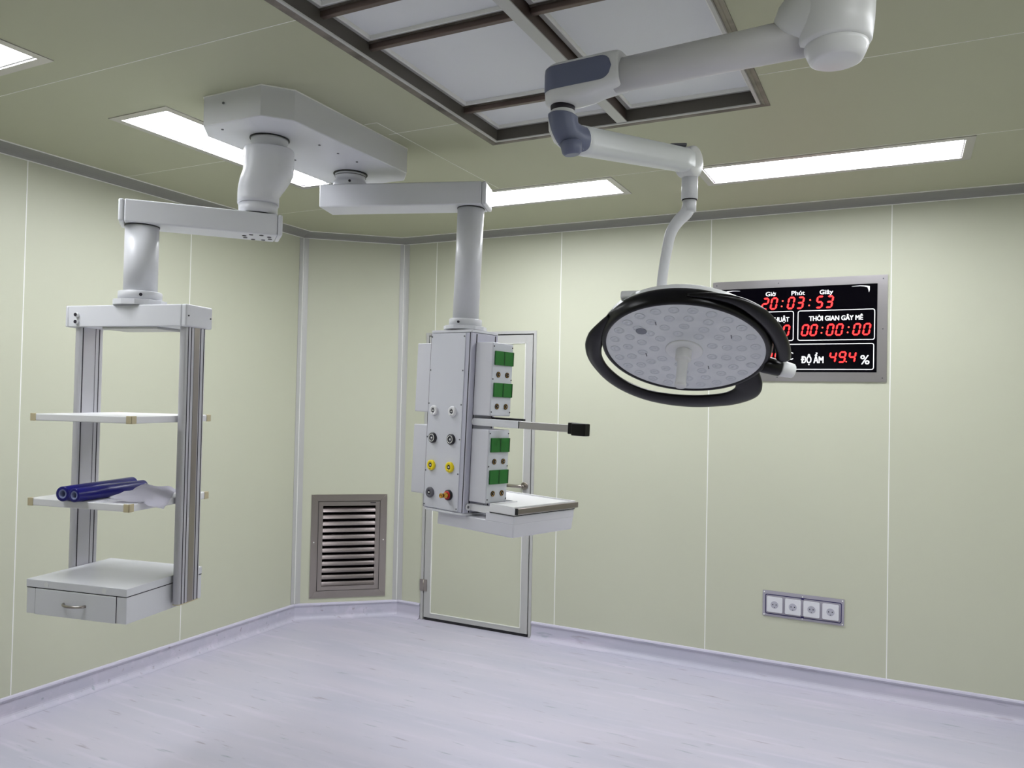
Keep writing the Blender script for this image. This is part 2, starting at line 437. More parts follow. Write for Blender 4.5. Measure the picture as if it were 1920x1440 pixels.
# ------------------------------------------------------------------ ceiling lights
def make_light(W, label):
    t = thing('ceiling_light', label, 'ceiling light', W, 'recessed ceiling light panels')
    a, b = LW/2, LL/2
    mb = MB()
    ring_plate(mb, rect(-a, a, -b, b), rect(-a+.036, a-.036, -b+.036, b-.036), -.003, 0)
    ring_plate(mb, rect(-a+.034, a-.034, -b+.034, b-.034), rect(-a+.037, a-.037, -b+.037, b-.037), -.003, .03)
    obj('trim_frame', mb, M_brush, t, Q=W)
    mb = MB(); mb.box((-a+.037, -b+.037, .012), (a-.037, b-.037, .045)); obj('diffuser_panel', mb, M_diffuser, t, Q=W)
    mb = MB(); ring_plate(mb, rect(-a+.037, a-.037, -b+.037, b-.037), rect(-a+.043, a-.043, -b+.043, b-.043), .004, .012); obj('diffuser_lip', mb, M_seam, t, Q=W)
    return t
labels = {'A': 'lit rectangular ceiling light partly hidden above the white octagonal ceiling mount',
          'D': 'lit ceiling light cut off by the upper left edge of the photo',
          'B': 'lit ceiling light behind the arm end of the service column',
          'C': 'long lit ceiling light over the red digital clock at right',
          'E': 'lit ceiling light near the right wall, nearer the clock wall',
          'F': 'lit ceiling light near the right wall, farther from the clock wall',
          'G': 'unlit ceiling light near the front wall, on the left side',
          'I': 'unlit ceiling light near the front wall, on the right side'}
proto = None
for k, x0, x1, y0, y1 in lights:
    Wl = Matrix.Translation(((x0+x1)/2, (y0+y1)/2, H))
    if (x1-x0) > (y1-y0): Wl = Wl @ Matrix.Rotation(PI/2, 4, 'Z')
    if proto is None: proto = make_light(Wl, labels[k])
    else:
        cpy = dup(proto, Wl, labels[k])
        if k in 'GI':
            for ch in cpy.children:
                if ch.name.startswith('diffuser_panel'):
                    ch.material_slots[0].link = 'OBJECT'; ch.material_slots[0].material = M_whiter

# ------------------------------------------------------------------ filter housing in the ceiling
t = thing('air_filter_housing', 'large rectangular steel framed air filter housing recessed in the ceiling', 'air diffuser', ((HX0+HX1)/2, (HY0+HY1)/2, H))
mb = MB()
def loft_rects(mb, rings, mis):
    R = []
    for (i, z) in rings: R.append([mb.bm.verts.new((x, y, z)) for x, y in rect(HX0+i, HX1-i, HY0+i, HY1-i)])
    for a in range(len(R)-1):
        for k in range(4): mb.face([R[a][k], R[a][(k+1)%4], R[a+1][(k+1)%4], R[a+1][k]], mis[a])
loft_rects(mb, [(0, H), (0, H-.003), (.014, H-.001), (.017, H-.003), (.031, H+.001), (.033, H-.004), (.044, H-.004), (.046, H+.0)], [0,0,0,0,1,1,1])
obj('outer_flange', mb, [M_darksteel, M_alu], t)
mb = MB(); loft_rects(mb, [(.046, H), (.047, H+.048), (.055, H+.050)], [0,0]); obj('recess_wall', mb, M_recess, t)
gz = H+.052
ys = [HY1-.048, -2.03, -2.675, -2.925, -3.57, -3.82, HY0+.048]
xs = [HX0+.044, 2.828, HX1-.044]
for i in range(2):
    for j in range(len(ys)-1):
        x0, x1 = xs[i]+(.022 if i else 0), xs[i+1]-(0 if i else .022); y1, y0 = ys[j]-(.008 if j else 0), ys[j+1]+.008
        mb = MB(); mb.box((x0+.01, y0+.01, gz+.006), (x1-.01, y1-.01, gz+.03)); f = obj('filter_panel', mb, M_filter, t)
        mb = MB(); ring_plate(mb, rect(x0, x1, y0, y1), rect(x0+.024, x1-.024, y0+.024, y1-.024), gz-.004, gz+.008); 
        ring_plate(mb, rect(x0+.02, x1-.02, y0+.02, y1-.02), rect(x0+.026, x1-.026, y0+.026, y1-.026), gz-.007, gz+.006, 1); obj('panel_frame', mb, [M_alu, M_seam], f)
for y in ys[1:-1]:
    for a, b in ((HX0+.042, 2.806), (2.85, HX1-.042)):
        mb = MB(); mb.box((a, y-.011, H+.024), (b, y+.011, H+.052), 0, .003); mb.box((a, y-.017, H+.042), (b, y+.017, H+.053), 1); obj('cross_bar', mb, [M_brown, M_darksteel], t)
mb = MB(); mb.box((2.806, HY0+.036, H-.001), (2.850, HY1-.036, H+.004), 0, .001); mb.box((2.812, HY0+.042, H+.004), (2.844, HY1-.042, H+.055), 1)
obj('centre_bar', mb, [M_alu, M_brown], t)
mb = MB(); mb.box((HX0+.03, HY0+.03, H+.085), (HX1-.03, HY1-.03, H+.095)); mb.box((HX0+.025, HY0+.03, H+.045), (HX0+.032, HY1-.03, H+.095)); mb.box((HX1-.032, HY0+.03, H+.045), (HX1-.025, HY1-.03, H+.095))
obj('housing_back', mb, M_brown, t)

# ------------------------------------------------------------------ return air grille on the corner wall
Qg = Matrix.Identity(4)   # design: x along the wall, y out of the room, z up
for i in range(2): Qg[i][0] = cd[i]; Qg[i][1] = -cn[i]
Qg[0][3], Qg[1][3] = CL.x, CL.y
t = thing('air_grille', 'stainless steel louvred air grille low on the narrow corner wall', 'air grille', Qg @ Matrix.Translation((.373, 0, .148)))
gx0, gx1, gz0, gz1 = .103, .643, .148, .893
mb = MB(); ring_plate(mb, rect(gx0, gx1, gz0, gz1), rect(gx0+.048, gx1-.048, gz0+.05, gz1-.047), -.007, -.0005, axis='y')
for (a, b) in (((gx0,gz0),(gx0+.048,gz0+.05)), ((gx1,gz0),(gx1-.048,gz0+.05)), ((gx0,gz1),(gx0+.048,gz1-.047)), ((gx1,gz1),(gx1-.048,gz1-.047))):
    mb.tube([(a[0],-.0068,a[1]), (b[0],-.0068,b[1])], .0012, n=6)
obj('outer_frame', mb, M_steel, t, Q=Qg)
dx0, dx1, dz0, dz1 = gx0+.052, gx1-.052, gz0+.054, gz1-.051
mb = MB(); ring_plate(mb, rect(dx0, dx1, dz0, dz1), rect(dx0+.030, dx1-.030, dz0+.030, dz1-.030), -.010, .006, axis='y')
gd = obj('hinged_frame', mb, M_steel, t, Q=Qg)
mb = MB(); mb.box((dx1-.070, -.0112, dz1-.012), (dx1-.030, -.010, dz1-.007)); obj('latch_mark', mb, M_softblack, gd, Q=Qg)
mb = MB(); ax0, ax1, az0, az1 = dx0+.03, dx1-.03, dz0+.03, dz1-.03
nl = 12; pitch_ = (az1-az0)/nl
for k in range(nl):
    z = az0 + pitch_*(k+.5)
    prof = []
    for a in range(7):
        u_ = a/6; prof.append((.030 - .036*u_, z + pitch_*(.47 - .90*(u_**1.5))))
    pf = prof + [(y+.002, zz-.003) for y, zz in prof[::-1]]
    mb.prism(pf, ax0, ax1, 0, axis='x', sm=False)
obj('louvre_blades', mb, mat('polished_steel', (112,105,104), .22, 1.), gd, Q=Qg)
mb = MB(); mb.box((gx0+.04, .055, gz0+.04), (gx1-.04, .058, gz1-.04)); 
for a, b in ((gx0+.032, gx0+.035), (gx1-.035, gx1-.032)): mb.box((a, .004, gz0+.04), (b, .058, gz1-.04))
obj('dark_backing', mb, M_softblack, t, Q=Qg)
for x, z in ((gx0+.022, .55), (gx1-.022, .56)):
    mb = MB(); mb.cyl((x, -.007, z), (x, -.010, z), .005, n=12); obj('screw', mb, M_seam, t, Q=Qg)

# ------------------------------------------------------------------ socket panel
Qw = Matrix.Identity(4)
t = thing('socket_panel', 'grey wall plate holding four white power sockets below the clock', 'power sockets', (3.379, 0, .37))
mb = MB(); mb.prism(rrect(3.157, 3.601, .371, .520, .004), -.006, -.0005, axis='y'); obj('back_plate', mb, mat('grey_plate', (160,157,168), .45), t)
mb = MB()
ring_plate(mb, rrect(3.172, 3.588, .384, .500, .010), rrect(3.176, 3.584, .388, .496, .008), -.0075, -.006, axis='y')
mb.prism(rrect(3.371, 3.387, .489, .500, .004), -.0078, -.006, axis='y'); mb.prism(rrect(3.371, 3.387, .384, .395, .004), -.0078, -.006, axis='y')
obj('blue_outline', mb, M_navy, t)
for x, z in ((3.166, .511), (3.379, .506), (3.592, .511), (3.166, .379), (3.379, .381), (3.592, .379)):
    mb = MB(); mb.cyl((x, -.006, z), (x, -.009, z), .0035, n=12); obj('screw', mb, M_seam, t)
for k in range(4):
    cx = 3.2255 + .1015*k; z = .442
    mb = MB(); mb.prism(rrect(cx-.0435, cx+.0435, z-.0435, z+.0435, .005), -.016, -.006, bev=.002, axis='y')
    so = obj('power_socket', mb, M_white, t)
    mb = MB(); T = frame((cx, -.0165, z), (0,-1,0)); ring_plate(mb, [(.0235*math.cos(a*PI/12), .0235*math.sin(a*PI/12)) for a in range(24)], [(.0215*math.cos(a*PI/12), .0215*math.sin(a*PI/12)) for a in range(24)], -.001, .0008, T=T)
    mb.lathe([(.0215, 0), (.0215, .0003)], 24, 1, T=T)
    obj('socket_well', mb, [M_white, mat('socket_grey%d' % k, (176,176,188), .4)], so)
    mb = MB(); 
    for dx in (-.0095, .0095): mb.cyl((cx+dx, -.0167, z+.001), (cx+dx, -.0176, z+.001), .0032, n=12)
    mb.box((cx-.002, -.0176, z-.018), (cx+.002, -.0166, z-.014)); obj('socket_pins', mb, M_softblack, so)

# ------------------------------------------------------------------ digital clock
t = thing('digital_wall_clock', 'black digital clock panel with red figures in a steel frame on the wall', 'clock', (3.32, 0, 1.753))
fx0, fx1, fz0, fz1 = 2.838, 3.803, 1.753, 2.354
bx0, bx1, bz0, bz1 = 2.888, 3.752, 1.806, 2.307
mb = MB(); ring_plate(mb, rect(fx0, fx1, fz0, fz1), rect(bx0, bx1, bz0, bz1), -.009, -.0005, axis='y'); obj('steel_frame', mb, M_brush, t)
mb = MB(); mb.box((bx0, -.006, bz0), (bx1, -.001, bz1)); panel = obj('display_glass', mb, M_panelblack, t)
for x in (fx0+.022, (fx0+fx1)/2-.1, fx1-.022):
    for z in (fz0+.022, fz1-.022):
        mb = MB(); mb.cyl((x, -.009, z), (x, -.012, z), .0035, n=12); obj('screw', mb, M_greyp, t)
mb = MB(); mb.cyl((fx1-.022, -.009, 2.05), (fx1-.022, -.012, 2.05), .0035, n=12); obj('screw', mb, M_greyp, t)
YF = -.0062
SEG = {'0':'abcdef','1':'bc','2':'abged','3':'abgcd','4':'fgbc','5':'afgcd','6':'afgecd','7':'abc','8':'abcdefg','9':'abcfgd'}
def digits(mb, text, centres, z0, z1, w=.030, slant=.17):
    h = z1-z0; hw = w/2; hh = h/2; tk = h*.082
    pts = {'a': ((-hw,h),(hw,h)), 'b': ((hw,h),(hw,hh)), 'c': ((hw,hh),(hw,0)), 'd': ((-hw,0),(hw,0)), 'e': ((-hw,hh),(-hw,0)), 'f': ((-hw,h),(-hw,hh)), 'g': ((-hw,hh),(hw,hh))}
    for chh, cx in zip(text, centres):
        for sname in SEG[chh]:
            (ax, az), (bx, bz) = pts[sname]
            d = Vector((bx-ax, bz-az)); L = d.length; d.normalize(); n = Vector((-d.y, d.x)); g = h*.022
            A = Vector((ax, az))+d*g; B = Vector((bx, bz))-d*g
            for (tt, yy, mi) in ((tk, -.0010, 0), (tk*.20, -.0014, 1)):
                P = [A, A+d*tt+n*tt, B-d*tt+n*tt, B, B-d*tt-n*tt, A+d*tt-n*tt]
                Pp = [(cx+p.x+(p.y-hh)*slant, z0+p.y) for p in P]
                a_ = [mb.bm.verts.new((x, YF+yy, z)) for x, z in Pp]; b_ = [mb.bm.verts.new((x, YF, z)) for x, z in Pp]
                mb.face(a_, mi)
                for k in range(6): mb.face([a_[k], a_[(k+1)%6], b_[(k+1)%6], b_[k]], mi)
def colon(mb, cx, z0, z1):
    h = z1-z0
    for f in (.22, .72): mb.cyl((cx+(f-.5)*h*.17, YF, z0+h*f), (cx+(f-.5)*h*.17, YF-.0012, z0+h*f), .0045, n=12, mi=1)
def digit_row(txt, centres, z0, z1, colons=(), dot=None):
    for ch_, cx in zip(txt, centres):
        mb = MB(); digits(mb, ch_, (cx,), z0, z1); obj('display_digit', mb, [M_led_red, M_led_core], panel, label='glowing red figure ' + ch_)
    for cx in colons:
        for f in (.22, .72):
            mb = MB(); h = z1-z0; xx = cx+(f-.5)*h*.17; mb.cyl((xx, YF, z0+h*f), (xx, YF-.0012, z0+h*f), .0045, n=12, mi=1); obj('colon_dot', mb, [M_led_red, M_led_core], panel)
    if dot:
        mb = MB(); mb.cyl((dot, YF, z0+.002), (dot, YF-.0012, z0+.002), .0035, n=12, mi=1); obj('decimal_point', mb, [M_led_red, M_led_core], panel)
digit_row('200353', (3.146, 3.196, 3.292, 3.344, 3.449, 3.502), 2.181, 2.244, (3.243, 3.395))
for dx in (0, -.432):
    digit_row('000000', [x+dx for x in (3.372, 3.419, 3.507, 3.556, 3.647, 3.699)], 2.021, 2.081, (3.464+dx, 3.603+dx))
digit_row('494', (3.523, 3.573, 3.625), 1.865, 1.922, (), 3.5945)
digit_row('230', (3.120, 3.170, 3.222), 1.865, 1.922, (), 3.192)
for a, b, c_, d_ in ((2.898, 3.309, 1.990, 2.166), (3.330, 3.741, 1.990, 2.166), (2.898, 3.738, 1.821, 1.972)):
    mb = MB(); ring_plate(mb, rrect(a, b, c_, d_, .013), rrect(a+.0045, b-.0045, c_+.0045, d_-.0045, .009), YF-.0004, YF+.0004, axis='y'); obj('outline_box', mb, M_print, panel)
# corner flourishes
def flourish(sx, ox):
    mb = MB(); pts = [(0,.0),(.02,.004),(.05,.006),(.09,.003),(.095,.0015),(.05,.0025),(.03,.0),(.012,-.006),(.008,-.018),(.004,-.034),(.0,-.02)]
    P = [(ox+sx*x, 2.293+z) for x, z in pts]
    if sx < 0: P = P[::-1]
    mb.prism(P, YF-.0004, YF+.0004, axis='y'); obj('corner_ornament', mb, M_print, panel)
flourish(-1, 3.712); flourish(1, 2.905)

def text_mb(txt, x0, x1, zbase, cap, bold=0.0, horn=None, q=None, shear=0.0, size_ref={}):
    def mesh_of(s):
        cu = bpy.data.curves.new('tmp_text', 'FONT'); cu.body = s; cu.size = 1; cu.extrude = 0; cu.offset = 0; cu.shear = shear; cu.resolution_u = 8
        ob = bpy.data.objects.new('tmp_text', cu); COL.objects.link(ob)
        dg = bpy.context.evaluated_depsgraph_get(); me = bpy.data.meshes.new_from_object(ob.evaluated_get(dg))
        bpy.data.objects.remove(ob); bpy.data.curves.remove(cu); return me
    if 'cap' not in size_ref:
        mh = mesh_of('H'); size_ref['cap'] = max(v.co.y for v in mh.vertices) - min(v.co.y for v in mh.vertices); bpy.data.meshes.remove(mh)
    me = mesh_of(txt); xs_ = [v.co.x for v in me.vertices]; a, b = min(xs_), max(xs_)
    sx = (x1-x0)/(b-a); sz = cap/size_ref['cap']
    mb = MB(); w_ = bold*cap
    offs = [(0,0)] if not bold else [(dx*w_, dz*w_) for dx in (-1,0,1) for dz in (-.5,0,.5)]
    for k, (ox, oz) in enumerate(offs):      # heavier strokes from closely overlapping strikes
        n0 = len(mb.bm.verts); mb.bm.from_mesh(me); mb.bm.verts.ensure_lookup_table()
        for v in mb.bm.verts[n0:]: v.co = Vector((x0+(v.co.x-a)*sx+ox, YF-.0004-.00001*k, zbase+v.co.y*sz+oz))
    bpy.data.meshes.remove(me)
    if horn:    # the hook of the letter o-horn, drawn beside a plain o
        mp_ = mesh_of(horn[0]); xr = x0+(max(v.co.x for v in mp_.vertices)-a)*sx; bpy.data.meshes.remove(mp_)
        zt = zbase + cap*horn[1]; u_ = cap
        pts = [(-.22,-.10),(-.12,-.14),(-.02,-.06),(.015,.06),(.0,.14),(.10,.14),(.115,.03),(.06,-.12),(-.05,-.22),(-.16,-.24)]
        mb.face([mb.bm.verts.new((xr+(px_+.02)*u_*.8, YF-.0006, zt+pz_*u_)) for px_, pz_ in pts])
    for f in mb.bm.faces: f.smooth = False
    return mb
for s_, x0, x1, zb_, cap, bold in (('Giờ', 3.149, 3.204, 2.258, .024, .035), ('Phút', 3.294, 3.367, 2.258, .024, .035), ('Giây', 3.449, 3.520, 2.258, .024, .035),
        ('THỜI GIAN GÂY MÊ', 3.393, 3.678, 2.105, .026, .045), ('THỜI GIAN PHẪU THUẬT', 2.925, 3.283, 2.104, .026, .045),
        ('ĐỘ ẨM', 3.353, 3.473, 1.860, .037, .045), ('%', 3.669, 3.714, 1.853, .050, .02), ('NHIỆT ĐỘ', 2.925, 3.078, 1.860, .037, .045), ('°C', 3.262, 3.308, 1.880, .043, .0)):
    obj('caption', text_mb(s_.replace('Ờ', 'Ò').replace('ờ', 'ò'), x0, x1, zb_, cap, bold, horn=('THÒ', .95) if 'Ờ' in s_ else ('Giò', .72) if 'ờ' in s_ else None), M_print, panel, label='white lettering %s' % s_)

# ------------------------------------------------------------------ ceiling mount (octagonal box) for the two pendants
BZ = H-.12
octo = [(1.421,-2.655),(1.723,-2.658),(1.802,-2.562),(1.802,-1.809),(1.723,-1.715),(1.421,-1.715),(1.342,-1.809),(1.342,-2.562)]
t = thing('pendant_ceiling_mount', 'white elongated octagonal box on the ceiling carrying two pendant arms', 'ceiling mount', (1.572, -2.186, H))
mb = MB(); mb.prism(octo, BZ, H-.0005, 0, bev=.004); obj('mount_cover', mb, M_white, t)
mb = MB(); o2 = [(1.572+(x-1.572)*1.012, -2.186+(y+2.186)*1.006) for x, y in octo]; ring_plate(mb, o2, [(1.572+(x-1.572)*1.0005, -2.186+(y+2.186)*1.0005) for x, y in octo], H-.0045, H-.0003); obj('sealant_line', mb, M_seam, t)
for p in ((1.471,-2.605), (1.70,-2.30), (1.70,-2.05), (1.70,-2.18), (1.46,-2.18), (1.46,-1.77)):
    mb = MB(); mb.cyl((p[0], p[1], BZ), (p[0], p[1], BZ-.0025), .005, n=10); obj('screw', mb, M_greyp, t)
mb = MB(); mb.cyl((1.53, -2.6575, 2.735), (1.53, -2.661, 2.735), .005, n=10); obj('screw', mb, M_greyp, t)
A1 = Vector((1.560, -2.440)); A2 = Vector((1.550, -1.905))
for a in (A1, A2):
    mb = MB(); mb.lathe([(.079, BZ-.0006), (.079, BZ-.004)], 40, T=Matrix.Translation((a.x, a.y, 0))); obj('bearing_gap', mb, M_softblack, t)

# ------------------------------------------------------------------ equipment pendant (arm, column, frame with shelves and drawer)
L1 = Vector((1.531, -2.464))
P0 = Vector((1.268, -2.884)); d1 = Vector((.653, .757)).normalized(); n1 = Vector((-d1.y, d1.x))
ct = Vector((1.2598, -2.7871)); th = .1828
Qc = Matrix.Translation((ct.x, ct.y, 0)) @ Matrix.Rotation(th, 4, 'Z')
pend = thing('equipment_pendant', 'white hanging equipment frame with two shelves and a drawer unit at left', 'equipment pendant', Qc @ Matrix.Translation((0,0,.815)))
mb = MB()
mb.lathe([(.074, BZ-.003), (.074, BZ-.016), (.070, BZ-.018), (.070, BZ-.050)], 40, T=Matrix.Translation((A1.x, A1.y, 0)))
obj('swivel_neck', mb, M_white, pend)
# offset joint: drum leaning over to the lower axis
mb = MB(); za_, zb_ = BZ-.048, 2.385
secs = []
for k in range(13):
    f = k/12; z = za_ + (zb_-za_)*f
    g = 0 if f < .40 else min(1, (f-.40)/.42); g = g*(1+.0*g) if g < 1 else 1
    c_ = A1.lerp(L1, g); r = .099 if f < .40 else .099 - .018*g*g
    secs.append((c_, r, z))
secs = [(secs[0][0], .090, za_), (secs[0][0], .097, za_-.002), (secs[0][0], .099, za_-.008)] + secs[1:]
rings = []
for c_, r, z in secs:
    ring = []
    for k in range(40):
        a = 2*PI*k/40; rr = r/ (abs(math.cos(a))**2.6 + abs(math.sin(a))**2.6)**(1/2.6)
        v_ = Matrix.Rotation(.75, 2) @ Vector((math.cos(a)*rr, math.sin(a)*rr)); ring.append(mb.bm.verts.new((c_.x+v_.x, c_.y+v_.y, z)))
    rings.append(ring)
for i in range(len(rings)-1):
    for k in range(40): mb.face([rings[i][k], rings[i][(k+1)%40], rings[i+1][(k+1)%40], rings[i+1][k]], 0, True)
mb.face(rings[0][::-1]); mb.face(rings[-1])
oj = obj('offset_joint', mb, M_white, pend)
for px_, py_ in ((-.048, -.084), (.094, .018)):
    mb = MB(); q = Vector((A1.x+px_, A1.y+py_, 2.57)); d = Vector((px_, py_, 0)).normalized(); mb.cyl(q, q+d*.006, .005, n=10); obj('screw', mb, M_greyp, oj)
mb = MB(); mb.lathe([(.077, 2.388), (.076, 2.343)], 40, T=Matrix.Translation((L1.x, L1.y, 0))); mb.lathe([(.070, 2.344), (.070, 2.338)], 40, 1, T=Matrix.Translation((L1.x, L1.y, 0))); obj('lower_collar', mb, [M_white, M_softblack], pend)
Qa = Matrix.Identity(4)
for i in range(2): Qa[i][0] = d1[i]; Qa[i][1] = n1[i]
Qa[0][3], Qa[1][3] = P0.x, P0.y
mb = MB(); mb.box((.006, 0, 2.252), (.560, .150, 2.339), 0, .006, 3); arm = obj('support_arm', mb, M_white, pend, Q=Qa)
for xa, xb in ((-.014, .0055), (.5605, .580)):
    mb = MB(); mb.box((xa, .0005, 2.2525), (xb, .1495, 2.3385), 0, .007, 3); obj('end_cap', mb, M_white, arm, Q=Qa)
for k in range(8):
    a = 2*PI*(k+.3)/8; mb = MB(); x, y = .489+.052*math.cos(a), .075+.052*math.sin(a); mb.cyl((x, y, 2.2525), (x, y, 2.2505), .0085, n=14); obj('bolt_hole', mb, M_dark, arm, Q=Qa)
cc = Vector((1.259, -2.789))
mb = MB(); mb.lathe([(.0606, 2.253), (.0606, 1.99)], 48, T=Matrix.Translation((cc.x, cc.y, 0))); obj('column', mb, M_white, pend)
mb = MB(); Tc = Matrix.Translation((cc.x, cc.y, 0)); mb.lathe([(.0606,2.2525),(.0625,2.2525),(.0625,2.248),(.0606,2.248)], 48, 0, T=Tc, cap=False); obj('shadow_gap', mb, M_softblack, pend)
mb = MB(); mb.lathe([(.061, 1.996), (.076, 1.996), (.078, 1.994), (.078, 1.966)], 48, T=Tc); 
mb.prism([(cc.x+.097*math.cos(a), cc.y+.097*math.sin(a)) for a in [th+PI/6*k for k in range(12)]], 1.941, 1.963, bev=.002)
fl = obj('column_flange', mb, M_white, pend)
mb = MB(); q = Vector((cc.x, cc.y, 1.980)); dv = Vector((.80, -.60, 0)); mb.cyl(q+dv*.076, q+dv*.081, .006, n=12); obj('screw', mb, M_dark, fl)
# beam
mb = MB(); mb.box((-.270, -.074, 1.858), (.247, .074, 1.940), 0, .004, 3); beam = obj('top_beam', mb, M_white, pend, Q=Qc)
for xa, xb in ((.2475, .270), (-.284, -.2705)):
    mb = MB(); mb.box((xa, -.0745, 1.8575), (xb, .0745, 1.9405), 0, .006, 3); obj('end_cap', mb, M_white, beam, Q=Qc)
for z in (1.904, 1.877):
    mb = MB(); mb.cyl((-.224, -.074, z), (-.224, -.085, z), .0085, n=18); mb.cyl((-.224, -.085, z), (-.224, -.0865, z), .0068, n=18, mi=1); obj('brake_button', mb, [M_plastic, M_dark], beam, Q=Qc)
for y in (-.062, .062):
    mb = MB(); mb.cyl((.270, y, 1.898), (.2725, y, 1.898), .003, n=10); obj('screw', mb, M_dark, beam, Q=Qc)
mb = MB(); mb.box((-.115, -.066, 1.849), (.135, .066, 1.858), 0, .002); obj('underside_plate', mb, M_alu, beam, Q=Qc)
# posts: aluminium extrusions with slots and a steel strip
def post(sx):
    s0, s1 = (sx-.017, sx+.017)
    Mx = [M_white, M_softblack, M_steel]
    mb = MB(); pf = rrect(s0, s1, -.058, .058, .014, 4)
    mb.prism(pf, .837, 1.858, 0, sm=False); p = obj('post', mb, M_alu_post, pend, Q=Qc)
    for side in (-1, 1):
        xx = s1 if side > 0 else s0
        e = .0012*side
        for y0, y1, nm, mm in (((-.046, -.0438, 'slot', M_dark), (-.030, -.0276, 'slot', M_dark), (.0215, .0240, 'slot', M_dark), (.0405, .0430, 'slot', M_dark), (-.013, .016, 'steel_strip', M_steel)) if sx > 0 else ((-.049, -.0460, 'slot', M_dark), (.013, .0145, 'slot', M_greyp), (.031, .0340, 'slot', M_dark))):
            if side < 0 or sx < 0:
                if nm == 'steel_strip': continue
            mb = MB(); mb.box((min(xx-.001*side, xx+e), y0, .8372), (max(xx-.001*side, xx+e), y1, 1.8575)); obj(nm, mb, mm, p, Q=Qc)
    mb = MB(); mb.prism(rrect(s0, s1, -.058, .058, .014, 4), .833, .837); obj('end_plug', mb, M_beige, p, Q=Qc)
M_alu_post = mat('extruded_aluminium', (196,195,202), .32, .35)
post(-.238); post(.242)
# shelves
for zt, zb_ in ((1.5287, 1.5040), (1.2265, 1.2010)):
    x0, x1, y0, y1 = -.2185, .2185, -.271, .1445
    mb = MB(); mb.box((x0, y0, zb_), (x1, y1, zt), 0, .003); sh = obj('shelf', mb, M_whiter, pend, Q=Qc)
    for ax, ay in ((x0, y0), (x1, y0), (x1, y1), (x0, y1)):
        mb = MB(); ux, uy = (1 if ax < 0 else -1), (1 if ay < 0 else -1)
        xa, xb = sorted((ax-.002*ux, ax+.022*ux)); ya, yb = sorted((ay-.002*uy, ay+.022*uy))
        mb.box((xa, ya, zb_-.001), (xb, ya+.004 if uy > 0 else yb, zt+.0015), 0, .0015) if uy > 0 else mb.box((xa, yb-.004, zb_-.001), (xb, yb, zt+.0015), 0, .0015)
        mb.box((xa, ya, zb_-.001), (xa+.004, yb, zt+.0015), 0, .0015) if ux > 0 else mb.box((xb-.004, ya, zb_-.001), (xb, yb, zt+.0015), 0, .0015)
        obj('corner_cap', mb, M_beige, sh, Q=Qc)
# drawer unit
mb = MB(); mb.box((-.2165, -.2665, .817), (.2165, .121, .9085), 0, .002); cab = obj('drawer_unit', mb, M_white, pend, Q=Qc)
mb = MB(); mb.box((-.2175, -.269, .911), (.2175, .1225, .9385), 0, .002); obj('top_board', mb, M_white, cab, Q=Qc)
mb = MB(); mb.box((-.2165, -.2670, .9085), (.2165, .1215, .911)); mb.box((-.178, -.2672, .8175), (-.1755, -.266, .9088)); mb.box((.1735, -.2672, .8175), (.176, -.266, .9088)); obj('shadow_gap', mb, M_dark, cab, Q=Qc)
mb = MB(); mb.box((-.1755, -.2695, .8165), (.1735, -.262, .9075), 0, .0015); obj('drawer_front', mb, M_white, cab, Q=Qc)
mb = MB(); hp = []
for k in range(13):
    a = k/12; hp.append((-.050+.096*a, -.268-.026*math.sin(PI*a)**.6, .864-.001*a))
mb.tube(hp, .0048, n=12); obj('drawer_handle', mb, M_steel, cab, Q=Qc)
for x in (-.126, .124):
    mb = MB(); mb.cyl((x, -.269, .924), (x, -.2705, .924), .0095, n=20); obj('screw_cap', mb, M_plastic, cab, Q=Qc)

# blue rolls and the sheet on the lower shelf
zs = 1.2265
def roll(label, p, q, r):
    p = Vector(p); q = Vector(q); T = frame(p, q-p); L = (q-p).length
    W = Qc @ T
    t = thing('film_roll', label, 'roll', W, 'blue film rolls on the lower shelf')
    mb = MB(); mb.lathe([(r*.62, .0015), (r*.97, 0), (r, .002), (r, L-.002), (r*.97, L), (r*.62, L-.0015)], 36, 0, cap=False); mb.lathe([(r*.62, .0015), (r*.62, L-.0015)], 36, 0, cap=False); obj('blue_film', mb, M_vinyl_blue, t, Q=W)
    mb = MB(); mb.lathe([(r*.62, .001), (r*.44, .001), (r*.44, L-.001), (r*.62, L-.001)], 36, 0, cap=False); mb.lathe([(r*.44, .05), (r*.43, .051)], 24, 0); obj('cardboard_core', mb, M_rollcore, t, Q=W)
roll('left of two deep blue film rolls on the lower shelf, behind the other', (-.040, -.298, zs+.0265), (-.068, .060, zs+.0265), .026)
roll('right of two deep blue film rolls, nearest the shelf front corner', (.012, -.300, zs+.0245), (.020, .020, zs+.0245), .024)
t = None
mb = MB()
# crumpled sheet: a grid draped over the roll ends and hanging past the shelf edge
gx, gy = 14, 10; grid = []
def sheet(u, v):
    # u along the shelf (right), v from front to back
    p00 = Vector((.117, -.255, zs+.018)); p10 = Vector((.300, -.200, zs-.018)); p01 = Vector((.074, -.030, zs+.040)); p11 = Vector((.150, .055, zs+.012))
    p = p00*(1-u)*(1-v) + p10*u*(1-v) + p01*(1-u)*v + p11*u*v
    p.z += .020*math.sin(u*3.0)*math.sin(v*3.0) + (.004*math.sin(u*9+v*8) + .004*math.sin(v*19-u*6))*min(1, v*2)
    if p.x < .235: p.z = max(p.z, zs+.003)
    return p
for i in range(gx+1):
    grid.append([mb.bm.verts.new(sheet(i/gx, j/gy)) for j in range(gy+1)])
for i in range(gx):
    for j in range(gy): mb.face([grid[i][j], grid[i+1][j], grid[i+1][j+1], grid[i][j+1]], 0, True)
r = bmesh.ops.solidify(mb.bm, geom=list(mb.bm.faces), thickness=.0008)
W = Qc @ Matrix.Translation((.1, -.05, zs))
o = obj('paper_sheet', mb, M_paper, None, Q=Qc, W=W)
